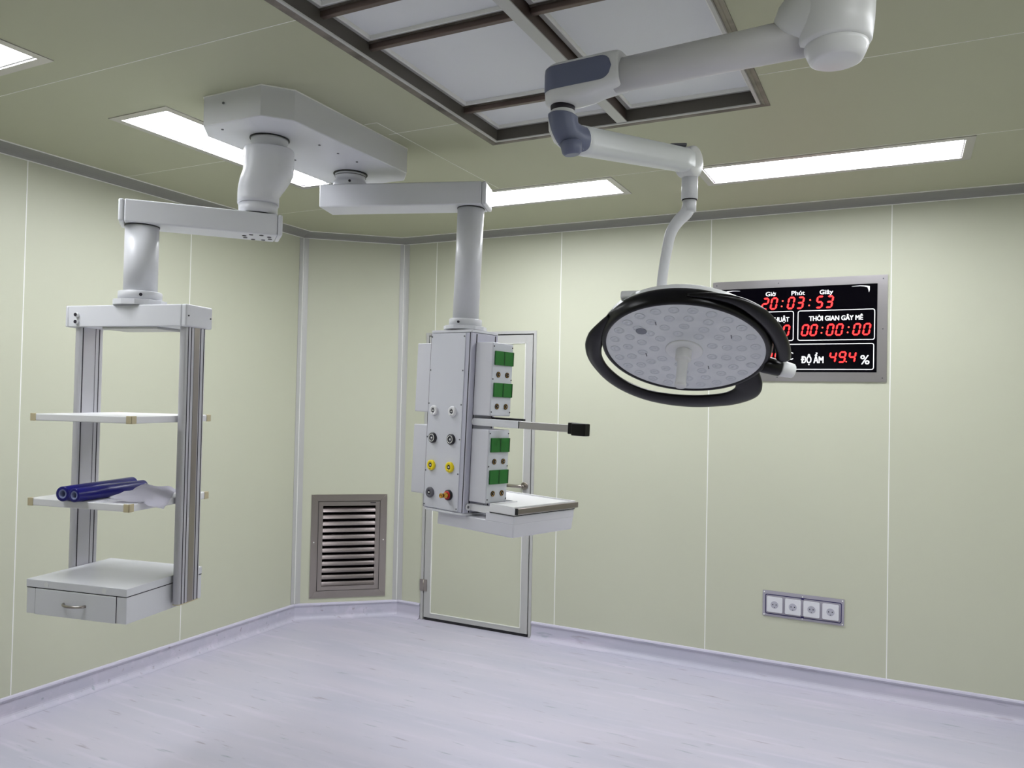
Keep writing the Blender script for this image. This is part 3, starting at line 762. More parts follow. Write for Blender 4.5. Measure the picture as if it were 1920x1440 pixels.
tag(o, 'crumpled white paper sheet beside the blue rolls, overhanging the lower shelf', 'paper')

# ------------------------------------------------------------------ service pendant (arm, column, socket boxes, tray)
Mp = [[0.9703029087038272, 0.2409360895575276, 0.021494971081023946], [-0.24127607797429415, 0.9703419910173746, 0.014908585851009657], [-0.017265456563021832, -0.019652066647591736, 0.9996577710525251]]
Qp = Matrix.Identity(4)
for i in range(3):
    for j in range(3): Qp[i][j] = Mp[i][j]
Qp = Matrix.Translation((2.1157, -1.7449, 2.486)) @ Qp @ Matrix.Translation((0, 0, -2.486))
sp = thing('service_pendant', 'white hanging service column with gas outlets, green sockets and a side tray', 'service pendant', Qp @ Matrix.Translation((0,0,1.04)))
T2 = Matrix.Translation((A2.x, A2.y, 0))
mb = MB(); mb.lathe([(.072, BZ-.003), (.072, BZ-.014), (.069, BZ-.016), (.069, BZ-.040), (.077, BZ-.042), (.077, 2.586)], 40, T=T2); nk = obj('swivel_neck', mb, M_white, sp)
mb = MB(); mb.lathe([(.0725, BZ-.013), (.0725, BZ-.016)], 40, T=T2, cap=False); obj('shadow_gap', mb, M_softblack, nk)
mb = MB(); q = Vector((A2.x+.045, A2.y-.062, BZ-.052)); mb.cyl(q, q+Vector((.003,-.004,0)), .006, n=10); obj('screw', mb, M_dark, nk)
P2 = Vector((1.472, -2.030)); d2 = Vector((.953, .303)).normalized(); n2 = Vector((-d2.y, d2.x))
Qb = Matrix.Identity(4)
for i in range(2): Qb[i][0] = d2[i]; Qb[i][1] = n2[i]
Qb[0][3], Qb[1][3] = P2.x, P2.y
mb = MB(); mb.box((.0, 0, 2.481), (.762, .160, 2.586), 0, .006, 3); arm = obj('support_arm', mb, M_white, sp, Q=Qb)
mb = MB(); mb.box((.7625, .0005, 2.4812), (.782, .1595, 2.5858), 0, .008, 3); obj('end_cap', mb, M_white, arm, Q=Qb)
mb = MB(); mb.cyl((.05, .01, 2.586), (.05, .01, 2.594), .008, n=14); obj('screw', mb, M_seam, arm, Q=Qb)
mb = MB(); mb.lathe([(.0608, 2.484), (.0592, 1.965)], 48); obj('column', mb, M_white, sp, Q=Qp)
mb = MB(); mb.lathe([(.0605, 2.4808), (.0630, 2.4808), (.0630, 2.476), (.0605, 2.476)], 48, cap=False); obj('shadow_gap', mb, M_softblack, sp, Q=Qp)
mb = MB(); mb.lathe([(.060, 1.972), (.073, 1.972), (.0745, 1.970), (.0745, 1.938)], 48); mb.prism([(.098*math.cos(PI/6*k+.2), .098*math.sin(PI/6*k+.2)) for k in range(12)], 1.922, 1.939, bev=.002); fl = obj('column_flange', mb, M_white, sp, Q=Qp)
mb = MB(); mb.cyl((.006+.02, -.0715, 1.954), (.008+.02, -.0765, 1.954), .0055, n=12); obj('screw', mb, M_dark, fl, Q=Qp)
# body
A_, B_ = .1271, .0857
M_body = mat('powder_coated_white', (210,211,219), .42)
mb = MB(); mb.box((-A_, -B_, 1.1135), (A_, B_, 1.904), 0, .004, 2); body = obj('column_housing', mb, mat('anodised_housing', (190,190,204), .45, .05), sp, Q=Qp)
mb = MB(); mb.prism(rrect(-A_-.001, A_+.001, -B_-.001, B_+.001, .006), 1.905, 1.9165, bev=.0015); obj('top_cap', mb, M_white, body, Q=Qp)
mb = MB(); mb.prism(rrect(-A_-.004, A_+.004, -B_-.004, B_+.004, .03), 1.104, 1.1133, bev=.002); obj('bottom_cap', mb, M_white, body, Q=Qp)
mb = MB(); mb.box((-.124, -B_-.003, 1.119), (.0915, -B_+.001, 1.902), 0, .001); fp = obj('front_panel', mb, M_body, sp, Q=Qp)
mb = MB(); mb.box((-.1262, -B_-.0022, 1.117), (-.1242, -B_+.001, 1.902)); obj('panel_joint', mb, M_dark, sp, Q=Qp)
for x in (-.1195, .0845):
    for z in (1.887, 1.736, 1.585, 1.433, 1.2815, 1.129):
        mb = MB(); mb.cyl((x, -B_-.003, z), (x, -B_-.0045, z), .0035, n=10); obj('screw', mb, M_greyp, fp, Q=Qp)
for side in (1, -1):
    for (y0, y1) in ((-.058, -.052), (.064, .070)):
        mb = MB(); xa = side*A_; mb.box((min(xa-.001*side, xa+.001*side), y0, 1.117), (max(xa-.001*side, xa+.001*side), y1, 1.899)); obj('slot', mb, M_dark, body, Q=Qp)
mb = MB(); mb.box((.1155, -B_-.0012, 1.117), (.1195, -B_+.001, 1.9035)); obj('slot', mb, M_dark, body, Q=Qp)
# gas outlets
def outlet(x, z, kind):
    col = {'white': (M_whiter, M_dark), 'dark': (mat('outlet_black', (34,32,42), .3), M_steel), 'yellow': (M_yellow, M_dark), 'grey': (M_greyp, M_steel), 'brass': (M_softblack, M_brass)}[kind]
    T = frame((x, -B_-.003, z), (0,-1,0))
    mb = MB(); mb.lathe([(.0235, 0), (.0235, .008), (.0205, .011), (.011, .0112), (.0105, .007), (.0, .007)], 32, T=T, cap=False)
    o = obj('gas_outlet', mb, col[0], sp, Q=Qp, label={'white': 'white gas outlet', 'dark': 'black gas outlet', 'yellow': 'yellow gas outlet', 'grey': 'grey gas outlet', 'brass': 'brass and red gas outlet'}[kind])
    mb = MB()
    if kind == 'brass':
        mb.lathe([(.0185, .0112), (.0185, .0135), (.0135, .0137)], 28, 1, T=T)
        mb.lathe([(.012, .0137), (.012, .026), (.0095, .027), (.0095, .045), (.0108, .0455), (.0108, .050), (.006, .050), (.006, .046), (.0, .046)], 24, 0, T=T, cap=False)
        obj('outlet_spigot', mb, [M_brass, M_red], o, Q=Qp)
    else:
        mb.lathe([(.010, .0072), (.010, .0095), (.0065, .0098), (.0065, .008), (.0, .008)], 24, 0, T=T, cap=False)
        mb.lathe([(.0038, .008), (.0038, .0115), (.0, .012)], 14, 1, T=T, cap=False)
        if kind == 'dark': ring_plate(mb, [(.0172*math.cos(a*PI/12), .0172*math.sin(a*PI/12)) for a in range(24)], [(.0145*math.cos(a*PI/12), .0145*math.sin(a*PI/12)) for a in range(24)], .0108, .0118, 1, T=T)
        obj('outlet_core', mb, [M_dark if kind != 'dark' else M_greyp, M_seam], o, Q=Qp)
        mb = MB(); mb.box((x-.004, -B_-.0147, z-.0165), (x+.004, -B_-.0135, z-.0145)); obj('release_mark', mb, M_dark if kind != 'dark' else M_seam, o, Q=Qp)
for (z, ka, kb) in ((1.5535, 'white', 'white'), (1.4305, 'dark', 'dark'), (1.3075, 'yellow', 'yellow'), (1.185, 'grey', 'brass')):
    outlet(-.0822, z, ka); outlet(.0352, z, kb)
# side boxes
e_, tb_, wb_ = .1025, -.0605, .1345
M_box = mat('box_white', (212,212,219), .42)
def side_box(side, z0, z1):
    x0, x1 = (A_+.002, A_+e_) if side > 0 else (-A_-.118, -A_-.002)
    mb = MB(); mb.box((x0, tb_, z0), (x1, tb_+wb_, z1), 0, .004, 3); b = obj('socket_box', mb, M_box, sp, Q=Qp)
    return b, x1
for side in (1, -1):
    for z0, z1 in ((1.5438, 1.8614), (1.1679, 1.4847)):
        b, xf = side_box(side, z0, z1)
        if side < 0: continue
        mb = MB(); mb.box((xf-.0005, tb_+.003, z0+.004), (xf+.0012, tb_+wb_-.003, z1-.004)); obj('face_plate', mb, mat('plate_white', (200,203,210), .35), b, Q=Qp)
        top = z1-.0165
        for z in (top, top-.142, top-.284):
            for y in (-.053, .0675):
                mb = MB(); mb.cyl((xf+.0012, y, z), (xf+.0027, y, z), .003, n=10); obj('screw', mb, M_dark, b, Q=Qp)
        for zc in (z1-.066, z1-.204):
            for y0, y1 in ((-.0475, .0120), (.0140, .0715)):
                mb = MB(); mb.box((xf+.001, y0, zc-.031), (xf+.0085, y1, zc+.030), 0, .0012); g = obj('green_socket', mb, M_green, b, Q=Qp)
                mb = MB(); mb.box((xf+.0078, y1-.005, zc-.0305), (xf+.0095, y1-.0005, zc+.0295)); obj('lid_edge', mb, mat('dark_green', (10,66,22), .4) if 'dark_green' not in bpy.data.materials else bpy.data.materials['dark_green'], g, Q=Qp)
            zz = zc-.072
            for y in (-.0195, .0385):
                T = frame((xf+.0012, y, zz), (1,0,0))
                mb = MB(); mb.lathe([(.0125, 0), (.0125, .003), (.0108, .004)], 24, 1, T=T, cap=False); mb.lathe([(.0108, .004), (.0088, .0042)], 24, 0, T=T, cap=False); mb.lathe([(.0088, .0042), (.0082, .002), (.0048, .002), (.0048, .006), (.0030, .007)], 20, 1, T=T, cap=False); mb.lathe([(.0032, .007), (.0, .0072)], 12, 2, T=T, cap=False)
                obj('grounding_pin', mb, [M_brass, M_softblack, M_steel], b, Q=Qp)
# rail arm with clamp block
mb = MB()
mb.prism(rrect(-.066, .075, 1.500, 1.530, .0145), A_+.002, A_+.006, axis='x'); mb.box((A_+.004, .045, 1.502), (A_+.03, .072, 1.528))
[mb.cyl((A_+.006, y, 1.515), (A_+.0075, y, 1.515), .006, n=14, mi=1) for y in (-.052, .050)]
obj('rail_bracket', mb, [M_whiter, M_greyp], sp, Q=Qp)
ua = Vector((.999, -.02, .006)).normalized()
# lying bar: starts on the bracket, runs outward
def Tbar(o): return frame(o, (0,0,1), ua)
mb = MB(); T = Tbar((A_+.004, -.048, 1.5150)); mb.box((0, -.012, -.0155), (.272, .012, .0155), 0, .002, T=T); rb = obj('rail_arm', mb, M_white, sp, Q=Qp)
mb = MB(); mb.box((.266, -.0135, -.0150), (.276, -.010, .0145), 0, T=T); mb.box((.272, -.0145, -.0150), (.560, -.011, .0145), 1, .001, T=T); mb.box((.273, -.011, -.0145), (.555, .004, .0143), 2, T=T); obj('steel_rail', mb, [M_softblack, M_brush, M_white], rb, Q=Qp)
mb = MB(); mb.box((.525, -.0105, -.010), (.560, .004, .0085), 0, T=T); mb.box((.548, -.024, -.026), (.615, .012, .023), 0, .004, T=T); mb.box((.530, -.022, -.021), (.553, .010, .024), 0, .003, T=T); obj('clamp_block', mb, M_black, rb, Q=Qp)
mb = MB(); mb.box((A_+.10, .06, 1.527), (A_+.19, .078, 1.537), 0, .003); mb.box((A_+.02, .076, 1.495), (A_+.10, .086, 1.508), 0, .002); mb.box((A_+.004, .062, 1.496), (A_+.105, .078, 1.536)); obj('rear_clamp', mb, M_softblack, sp, Q=Qp)
# lower bracket and tray
mb = MB(); mb.prism(rrect(-.078, .055, 1.127, 1.157, .0145), A_+.003, A_+.007, axis='x')
for y in (-.066, .03): mb.cyl((A_+.007, y, 1.142), (A_+.0085, y, 1.142), .006, n=14, mi=1)
mb.box((A_+.005, -.050, 1.127), (.262, -.030, 1.157), 0)
obj('tray_bracket', mb, [M_whiter, M_greyp], sp, Q=Qp)
ts, t1_, t2_ = .4005, -.0669, .3613
mb = MB()
# shallow open tray with a rim
slab(mb, (-.055, ts-.003), (t1_+.002, t2_), [(-.055, .258, t1_+.002, .095), (.268, ts-.011, t1_+.010, t2_-.010), (-.045, .268, .105, t2_-.010)], lambda u_, v_, w_: (u_, v_, 1.1400 + .0335*(1-w_)), 0)
mb.box((.2585, t1_+.003, 1.1385), (ts-.0035, t2_-.001, 1.1685), 0); mb.box((-.0545, .096, 1.1385), (.2585, t2_-.001, 1.1685), 0)
tr = obj('tray', mb, M_whiter, sp, Q=Qp)
mb = MB(); mb.prism(rrect(.2575, ts-.0015, t1_+.0012, t2_-.001, .004), 1.1358, 1.1384); obj('shadow_gap', mb, M_dark, tr, Q=Qp)  # solid dark strip painting the shadow line between tray and drawer
mb = MB(); mb.box((ts-.002, t1_+.012, 1.143), (ts+.006, t2_+.012, 1.167), 1, .002); mb.box((ts-.004, t1_+.006, 1.142), (ts+.0068, t1_+.014, 1.1685), 0)
M_rail = mat('rail_steel', (150,142,140), .3, 1.)
obj('side_rail', mb, [M_softblack, M_rail], tr, Q=Qp)
# drawer body under the tray, tapering in slightly at the bottom
mb = MB()
top = [(-.055, t1_+.004), (ts-.006, t1_+.004), (ts-.006, t2_-.004), (-.055, t2_-.004)]
bot = [(-.0606, t1_+.006), (ts-.010, t1_+.006), (ts-.010, t2_-.010), (-.0606, t2_-.010)]
def ringz(poly, z): return [mb.bm.verts.new((x, y, z)) for x, y in poly]
ta, tm, tb2 = ringz(top, 1.1030), None, ringz(bot, 1.044)
for k in range(4): mb.face([ta[k], ta[(k+1)%4], tb2[(k+1)%4], tb2[k]])
mb.face(ta); mb.face(tb2[::-1])
bmesh.ops.bevel(mb.bm, geom=[e for e in mb.bm.edges], offset=.006, offset_type='OFFSET', segments=3, profile=.5, affect='EDGES')
# upper part beside and behind the housing
mb.box((-.052, .094, 1.100), (.236, t2_-.004, 1.1354), 0, .002)
mb.box((.236, t1_+.004, 1.100), (ts-.006, t2_-.004, 1.1354), 0, .002)
obj('drawer_body', mb, mat('drawer_white', (214,214,221), .4), sp, Q=Qp)

# ------------------------------------------------------------------ surgical light
HA = Vector((3.726, -2.747)); EA = Vector((2.970, -2.694)); ZA = 2.552
sl = thing('surgical_light', 'large round surgical lamp with black rim on a jointed white ceiling arm', 'surgical lamp', (HA.x, HA.y, H))
TH_ = Matrix.Translation((HA.x, HA.y, 0))
mb = MB(); mb.lathe([(.150, H-.0005), (.150, H-.02), (.142, H-.03), (.095, H-.045)], 48, T=TH_); obj('ceiling_rosette', mb, M_white, sl)
dA = (EA-HA).normalized(); dA3 = Vector((dA.x, dA.y, 0)); nA = Vector((-dA.y, dA.x, 0))
mb = MB()
mb.lathe([(.095, H-.044), (.0955, 2.66), (.0920, 2.57), (.0870, 2.522), (.082, 2.514), (.072, 2.512)], 48, T=TH_)
path = [HA.to_3d()+Vector((0,0,z))+dA3*s_ for s_, z in ((0, 2.594), (.04, 2.594), (.070, 2.586), (.095, 2.573), (.108, 2.562), (.114, 2.556))]
mb.tube(path, [(.104,.086), (.103,.083), (.091,.076), (.073,.064), (.057,.053), (.048,.046)], n=36, up=(0,0,1))
hub = obj('hub', mb, M_plastic, sl)
mb = MB(); mb.lathe([(.0745, 2.513), (.0755, 2.508), (.0750, 2.503), (.068, 2.486), (.062, 2.474), (.054, 2.470), (.0, 2.469)], 48, T=TH_ @ Matrix.Translation((.004,-.004,0)), cap=False); obj('hub_cap', mb, M_plastic, hub)
# horizontal arm
a0 = HA.to_3d()+dA3*.06; a0.z = ZA; a1 = EA.to_3d()-dA3*.17; a1.z = ZA
mb = MB(); mb.tube([a0, a0.lerp(a1, .5), a1], [(.050,.047), (.0485,.046), (.047,.045)], n=36, up=(0,0,1)); obj('swing_arm', mb, mat('arm_white', (206,205,206), .4), sl)
# elbow: stadium in plan, with an inlay band
def stadium(off, s_end, n=16):
    pts = []
    r = .054+off
    for k in range(n+1):
        a = -PI/2 - PI*k/n + PI   # round the joint axis
        pts.append((r*math.cos(PI/2+PI*k/n)*-1, r*math.sin(PI/2+PI*k/n)))
    return pts, r
Qe = Matrix.Identity(4)    # design x: away from the elbow towards the hub, y sideways
for i in range(3): Qe[i][0] = -dA3[i]; Qe[i][1] = -nA[i]
Qe[0][3], Qe[1][3], Qe[2][3] = EA.x, EA.y, 2.553
mb = MB(); r = .054; rings = []
secs_ = []
for k in range(1, 10):
    a = PI/2*k/9; w_ = r*math.sin(a); secs_.append((-r*math.cos(a), w_, .062*(.70+.30*math.sin(a)**.6), 0))
secs_ += [(.05, r, .062, 0), (.09, r, .0600, .002), (.12, r, .0560, .006), (.160, r, .0535, .0085), (.180, r*.99, .0525, .009), (.191, r*.97, .051, .009), (.197, r*.92, .048, .009)]
for x_, w_, h_, zo in secs_:
    ring = []
    for k in range(40):
        a = 2*PI*k/40; q_ = (abs(math.cos(a))**4.2+abs(math.sin(a))**4.2)**(-1/4.2); ring.append(mb.bm.verts.new((x_, w_*q_*math.cos(a), zo+h_*q_*math.sin(a))))
    rings.append(ring)
for i in range(len(rings)-1):
    for k in range(40): mb.face([rings[i][k], rings[i][(k+1)%40], rings[i+1][(k+1)%40], rings[i+1][k]], 0, True)
mb.face(rings[0][::-1]); mb.face(rings[-1])
el = obj('elbow', mb, M_plastic, sl, Q=Qe)
mb = MB(); nseg = 40; rr_ = .0545; sl_len = .178; zc_, hh_ = .010, .0345
L_arc = PI*rr_; tot = L_arc + 2*sl_len
def outline(s_):
    if s_ < sl_len: return Vector((sl_len-s_, rr_, 0)), Vector((0,1,0))
    if s_ < sl_len+L_arc:
        a = PI/2 + (s_-sl_len)/rr_; return Vector((rr_*math.cos(a), rr_*math.sin(a), 0)), Vector((math.cos(a), math.sin(a), 0))
    return Vector((s_-sl_len-L_arc, -rr_, 0)), Vector((0,-1,0))
nu = 80; rows = []
for i in range(nu+1):
    s_ = tot*i/nu; p, nn = outline(s_)
    dist = min(s_, tot-s_); f = 1 if dist > hh_ else math.sqrt(max(0, 1-((hh_-dist)/hh_)**2))
    rows.append([mb.bm.verts.new(p + nn*(0 if j in (0,6) else .0014) + Vector((0,0,zc_+hh_*f*(j/3-1)))) for j in range(7)])
for i in range(nu):
    for j in range(6): mb.face([rows[i][j], rows[i+1][j], rows[i+1][j+1], rows[i][j+1]], 0, True)
obj('elbow_inlay', mb, M_blue_grey, el, Q=Qe, label='blue-grey inlay')
TE = Matrix.Translation((EA.x, EA.y, 0))
mb = MB(); mb.lathe([(.037, 2.495), (.035, 2.474)], 32, T=TE); obj('joint_ring', mb, M_dark, sl)
def bez_(P, n=10):
    out = []
    for i in range(len(P)-1):
        p0 = P[max(i-1,0)]; p1 = P[i]; p2 = P[i+1]; p3 = P[min(i+2, len(P)-1)]
        for k in range(n):
            t_ = k/n; out.append(.5*((2*p1) + (-p0+p2)*t_ + (2*p0-5*p1+4*p2-p3)*t_*t_ + (-p0+3*p1-3*p2+p3)*t_**3))
    out.append(P[-1]); return out
# knuckle under the elbow, turning into the spring arm
SD0 = Vector((2.990, -2.640, 2.408)); SD1 = Vector((3.199, -2.105, 2.470)); sd = (SD1-SD0).normalized()
kp = [Vector((EA.x, EA.y, 2.484)), Vector((EA.x, EA.y, 2.478)), Vector((EA.x, EA.y, 2.455)), Vector((EA.x+.001, EA.y+.004, 2.435)), Vector((EA.x+.006, EA.y+.016, 2.418)), Vector((EA.x+.014, EA.y+.036, 2.410)), SD0+sd*.01, SD0+sd*.03]
kr = [.030, .036, .043, .045, .0455, .045, .044, .040]
mb = MB(); mb.tube(kp, kr, n=36, up=(1,.2,0)); kn = obj('knuckle', mb, M_plastic, sl)
mb = MB(); kq = bez_([kp[2]+Vector((0,0,.006)), kp[2], kp[3], kp[4], kp[5], SD0+sd*.005, SD0+sd*.022], 4)
rows = []
for i_, p in enumerate(kq):
    f = i_/(len(kq)-1); tt_ = (kq[min(i_+1, len(kq)-1)]-kq[max(i_-1, 0)]).normalized()
    x_ = Vector((1,.2,0)); x_ = (x_ - tt_*x_.dot(tt_)).normalized(); y_ = tt_.cross(x_)
    a0_, a1_ = -.9, (2.75 - 1.2*f if f < .55 else 2.09 - 3.2*(f-.55)); rr_k = .0462 if 0 < i_ < len(kq)-1 else .0450
    ring = []
    for k in range(21):
        a = a0_ + (a1_-a0_)*k/20; e_k = rr_k - (.0012 if k in (0, 20) else 0); ring.append(mb.bm.verts.new(p + x_*e_k*math.cos(a) + y_*e_k*math.sin(a)))
    rows.append(ring)
for i_ in range(len(rows)-1):
    for k in range(20): mb.face([rows[i_][k], rows[i_][k+1], rows[i_+1][k+1], rows[i_+1][k]], 0, True)
obj('knuckle_inlay', mb, M_blue_grey, kn, label='blue-grey inlay')
mb = MB(); mb.cyl((EA.x+.026, EA.y+.004, 2.388), (EA.x+.030, EA.y+.008, 2.346), .033, .029, n=28, bev=.007); obj('knuckle_cap', mb, M_blue_grey, kn, label='small blue-grey cap under the joint')
# spring arm: rounded box section
mb = MB(); N_ = 12; pth = [SD0.lerp(SD1, k/N_) for k in range(N_+1)]
pr_ = []
rings = []
for i, p in enumerate(pth):
    f = i/N_; w_, h_ = .037-.004*f, .042-.002*f
    z_ = (Vector((0,0,1)) - sd*sd.z).normalized(); x_ = sd.cross(z_)
    ring = []
    for k in range(32):
        a = 2*PI*k/32; q_ = (abs(math.cos(a))**3.6+abs(math.sin(a))**3.6)**(-1/3.6); ring.append(mb.bm.verts.new(p + x_*w_*q_*math.cos(a) + z_*h_*q_*math.sin(a)))
    rings.append(ring)
for i in range(N_):
    for k in range(32): mb.face([rings[i][k], rings[i][(k+1)%32], rings[i+1][(k+1)%32], rings[i+1][k]], 0, True)
mb.face(rings[0][::-1]); mb.face(rings[-1])
obj('spring_arm', mb, mat('spring_white', (214,217,219), .35), sl)
# end drum with its dark cap
fwd = Vector((-.448, .894, 0)); rgt = Vector((.894, .448, 0))
dr = (rgt*.75 - fwd*.66).normalized()
cD = Vector((3.197, -2.088, 2.470))
mb = MB(); T = frame(cD - dr*.034, dr); mb.lathe([(.040, 0), (.050, .003), (.053, .008), (.053, .060), (.050, .066), (.040, .070), (.0, .072)], 40, T=T); ed = obj('end_drum', mb, M_plastic, sl)
mb = MB(); mb.box((-.03, -.03, 0), (.028, .012, .010), 0, .004, T=Matrix.Translation(cD + Vector((-.035, -.008, .052))) @ Matrix.Rotation(.35, 4, 'Z')); obj('drum_cover', mb, M_greyp, ed)
tx = Vector((3.199, -2.070))
TT = Matrix.Translation((tx.x, tx.y, 0))
mb = MB(); mb.lathe([(.0285, 2.430), (.0295, 2.342), (.0245, 2.340)], 36, T=TT); mb.lathe([(.036, 2.432), (.036, 2.428)], 30, T=TT); obj('drop_tube', mb, M_white, sl)
mb = MB(); mb.lathe([(.0265, 2.3405), (.0265, 2.337)], 36, T=TT); obj('joint_ring', mb, M_dark, sl)
mb = MB(); mb.lathe([(.0240, 2.338), (.0240, 2.297)], 36, T=TT, cap=True)
def bez(P, n=10):
    out = []
    for i in range(len(P)-1):
        p0 = P[max(i-1,0)]; p1 = P[i]; p2 = P[i+1]; p3 = P[min(i+2, len(P)-1)]
        for k in range(n):
            t_ = k/n; out.append(.5*((2*p1) + (-p0+p2)*t_ + (2*p0-5*p1+4*p2-p3)*t_*t_ + (-p0+3*p1-3*p2+p3)*t_**3))
    out.append(P[-1]); return out
yk = [Vector(p) for p in ((3.199,-2.070,2.318), (3.188,-2.074,2.292), (3.160,-2.080,2.262), (3.135,-2.078,2.222), (3.117,-2.062,2.160), (3.100,-2.038,2.100), (3.086,-2.008,2.045), (3.085,-1.985,1.985), (3.115,-1.980,1.935), (3.160,-1.990,1.905))]
yp = bez(yk, 5); rad = []
for i in range(len(yp)):
    f = i/(len(yp)-1); rad.append((.0245-.006*min(1, f*2.2), .0225-.008*min(1, f*2.2)))
mb.tube(yp, rad, n=22, up=(.9,.4,0)); obj('yoke', mb, M_white, sl)

# lamp head: design space x = image-left in the disc plane, y = near edge, z = light direction
HC = Vector((3.184, -2.052, 1.805)); nz = Vector((.049, -.477, -.878)).normalized(); e1 = Vector((-.995, -.102, 0)).normalized(); e2 = e1.cross(nz)*1.0
if e2.z < 0: e2 = -e2
Qh = Matrix.Identity(4)
for i in range(3): Qh[i][0], Qh[i][1], Qh[i][2], Qh[i][3] = e1[i], e2[i], nz[i], HC[i]
R_ = .280
mb = MB(); mb.lathe([(.297, -.052), (.288, -.076), (.255, -.102), (.180, -.114), (.09, -.118), (.0, -.118)], 72, 0, cap=False)
mb.lathe([(.09, -.117), (.075, -.135), (.0, -.137)], 36, 0, cap=False)
head = obj('lamp_head', mb, M_plastic, sl, Q=Qh)
mb = MB(); mb.lathe([(.2795, .0), (.2840, .004), (.2935, .002), (.2975, -.008), (.3035, -.026), (.3040, -.040), (.3000, -.052), (.295, -.056), (.28, -.056)], 96, 0, cap=False); obj('black_rim', mb, M_black, head, Q=Qh)
mb = MB(); mb.lathe([(.0, .0), (.15, .0008), (.2797, .0)], 72, 0, cap=False); mb.lathe([(.0, -.005), (.2797, -.005)], 72, 0, cap=False); mb.lathe([(.2797, 0), (.2797, -.005)], 72, 0, cap=False); obj('cover_glass', mb, M_lampglass, head, Q=Qh)
first = None
for rr2, nn2, ph in ((.105, 9, .1), (.152, 14, .35), (.200, 19, .12), (.248, 25, .3)):
    for k in range(nn2):
        a = ph + 2*PI*k/nn2; x, y = rr2*math.cos(a), rr2*math.sin(a)
        if first is None:
            mb = MB(); mb.lathe([(.0185, 0), (.0180, .0006), (.0145, .0008), (.0140, .0003), (.0055, .0003), (.0050, .0007), (.0, .0009)], 24, 0, cap=False)
            Wl = Qh @ Matrix.Translation((x, y, .0008)); first = obj('led_lens', mb, M_lensf, head, Q=Wl, W=Wl) if 'M_lensf' in globals() else None
            if first is None:
                M_lensf = mat('frosted_lens', (200,204,208), .34); first = obj('led_lens', mb, M_lensf, head, Q=Wl, W=Wl)
        else:
            c_ = first.copy(); COL.objects.link(c_); c_.parent = head; Wl = Qh @ Matrix.Translation((x, y, .0008)); c_.matrix_basis = WM[head].inverted() @ Wl; WM[c_] = Wl
mb = MB(); Wl = Qh @ Matrix.Translation((.133, .125, .0012)); mb.lathe([(.0195, 0), (.0190, .0008), (.0165, .0006), (.0, .0004)], 28, cap=False); obj('dark_lens', mb, M_lens_dark, head, Q=Wl, W=Wl, label='one darker recessed lens')
for x, y in ((.075, .172), (-.170, .085), (.140, -.03), (-.075, -.118)):
    mb = MB(); mb.box((x-.0018, y-.010, .001), (x+.0018, y+.010, .0022)); obj('cover_screw', mb, M_greyp, head, Q=Qh)
mb = MB(); mb.lathe([(.066, .0005), (.066, .003), (.063, .005), (.030, .006), (.0, .006)], 48, cap=False); obj('centre_boss', mb, M_plastic, head, Q=Qh)
mb = MB(); mb.lathe([(.0285, .005), (.0285, .040), (.0265, .043), (.0200, .044), (.0185, .06), (.0180, .13), (.0210, .142), (.0195, .150), (.0, .151)], 36, cap=False); obj('centre_handle', mb, mat('sterile_handle', (214,214,216), .3), head, Q=Qh)
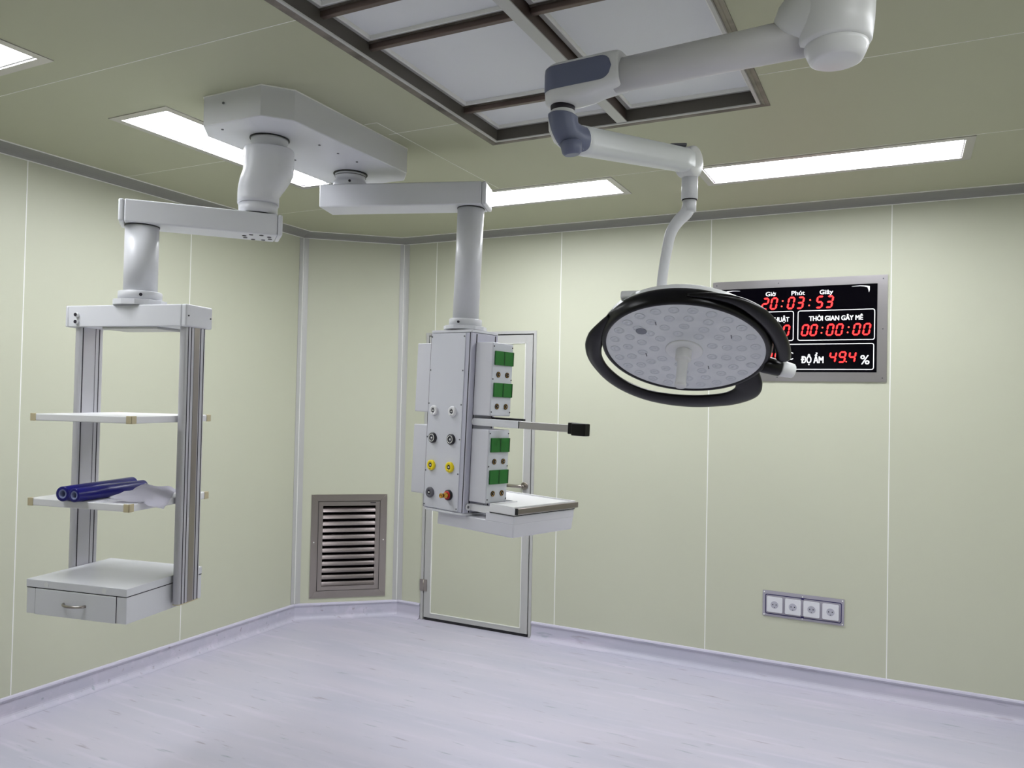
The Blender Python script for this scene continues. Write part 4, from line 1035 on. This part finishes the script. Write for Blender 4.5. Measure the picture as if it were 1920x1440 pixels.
# bow handles
lo_c = [(.236,.180),(.270,.132),(.306,.078),(.331,.018),(.343,-.055),(.334,-.135),(.303,-.225),(.250,-.300),(.180,-.355),(.095,-.385),(.005,-.394),(-.075,-.384),(-.140,-.362),(-.196,-.316),(-.210,-.255),(-.210,-.190)]
zp = [-.018,-.014,-.008,-.004,-.002]+[0]*8+[-.002,-.008,-.02]
pth = bez([Vector((x,y,z-.008)) for (x,y), z in zip(lo_c, zp)], 5)
wd = [.012,.022,.031,.032,.029,.027,.029,.032,.035,.040,.042,.042,.045,.050,.048,.036]
rad = []
for i in range(len(pth)):
    f = i/(len(pth)-1)*(len(wd)-1); k = min(int(f), len(wd)-2); w_ = wd[k]+(wd[k+1]-wd[k])*(f-k); rad.append((w_, .016 if f > 2 else .008+.004*f))
mb = MB(); N_ = len(pth); rings = []
for i, p in enumerate(pth):
    tt_ = (pth[min(i+1,N_-1)]-pth[max(i-1,0)]).normalized(); zz_ = Vector((0,0,1)); x_ = tt_.cross(zz_).normalized(); zz_ = x_.cross(tt_)
    a_, b_ = rad[i]; rings.append([mb.bm.verts.new(p + x_*a_*math.cos(2*PI*k/20) + zz_*b_*math.sin(2*PI*k/20)) for k in range(20)])
for i in range(N_-1):
    for k in range(20): mb.face([rings[i][k], rings[i][(k+1)%20], rings[i+1][(k+1)%20], rings[i+1][k]], 0, True)
mb.face(rings[0][::-1]); mb.face(rings[-1])
obj('bow_handle', mb, M_black, head, Q=Qh)
up_c = [(-.045,.300),(-.120,.292),(-.195,.262),(-.252,.205),(-.295,.128),(-.322,.045),(-.334,-.030),(-.334,-.085)]
pth = bez([Vector((x,y,-.022)) for x, y in up_c], 5); mb = MB(); N_ = len(pth); rings = []
for i, p in enumerate(pth):
    f = i/(N_-1); tt_ = (pth[min(i+1,N_-1)]-pth[max(i-1,0)]).normalized(); zz_ = Vector((0,0,1)); x_ = tt_.cross(zz_).normalized(); zz_ = x_.cross(tt_)
    a_ = .004 + .022*min(1, f*2.2) ; b_ = .006 + .014*min(1, f*2.2)
    rings.append([mb.bm.verts.new(p + x_*a_*math.cos(2*PI*k/20) + zz_*b_*math.sin(2*PI*k/20)) for k in range(20)])
for i in range(N_-1):
    for k in range(20): mb.face([rings[i][k], rings[i][(k+1)%20], rings[i+1][(k+1)%20], rings[i+1][k]], 0, True)
mb.face(rings[0][::-1]); mb.face(rings[-1])
obj('bow_handle', mb, M_black, head, Q=Qh)
mb = MB(); mb.cyl((-.262, -.110, -.010), (-.322, -.138, -.010), .031, n=28, bev=.003); kb = obj('pivot_knob', mb, M_black, head, Q=Qh)
mb = MB(); mb.cyl((-.322, -.138, -.010), (-.368, -.160, -.010), .030, .026, n=28, bev=.004); obj('pivot_sleeve', mb, M_plastic, kb, Q=Qh)
mb = MB(); mb.box((.118, .205, -.090), (.195, .245, -.062), 0, .006, T=Matrix.Rotation(-.0, 4, 'Z')); obj('back_block', mb, M_plastic, head, Q=Qh)
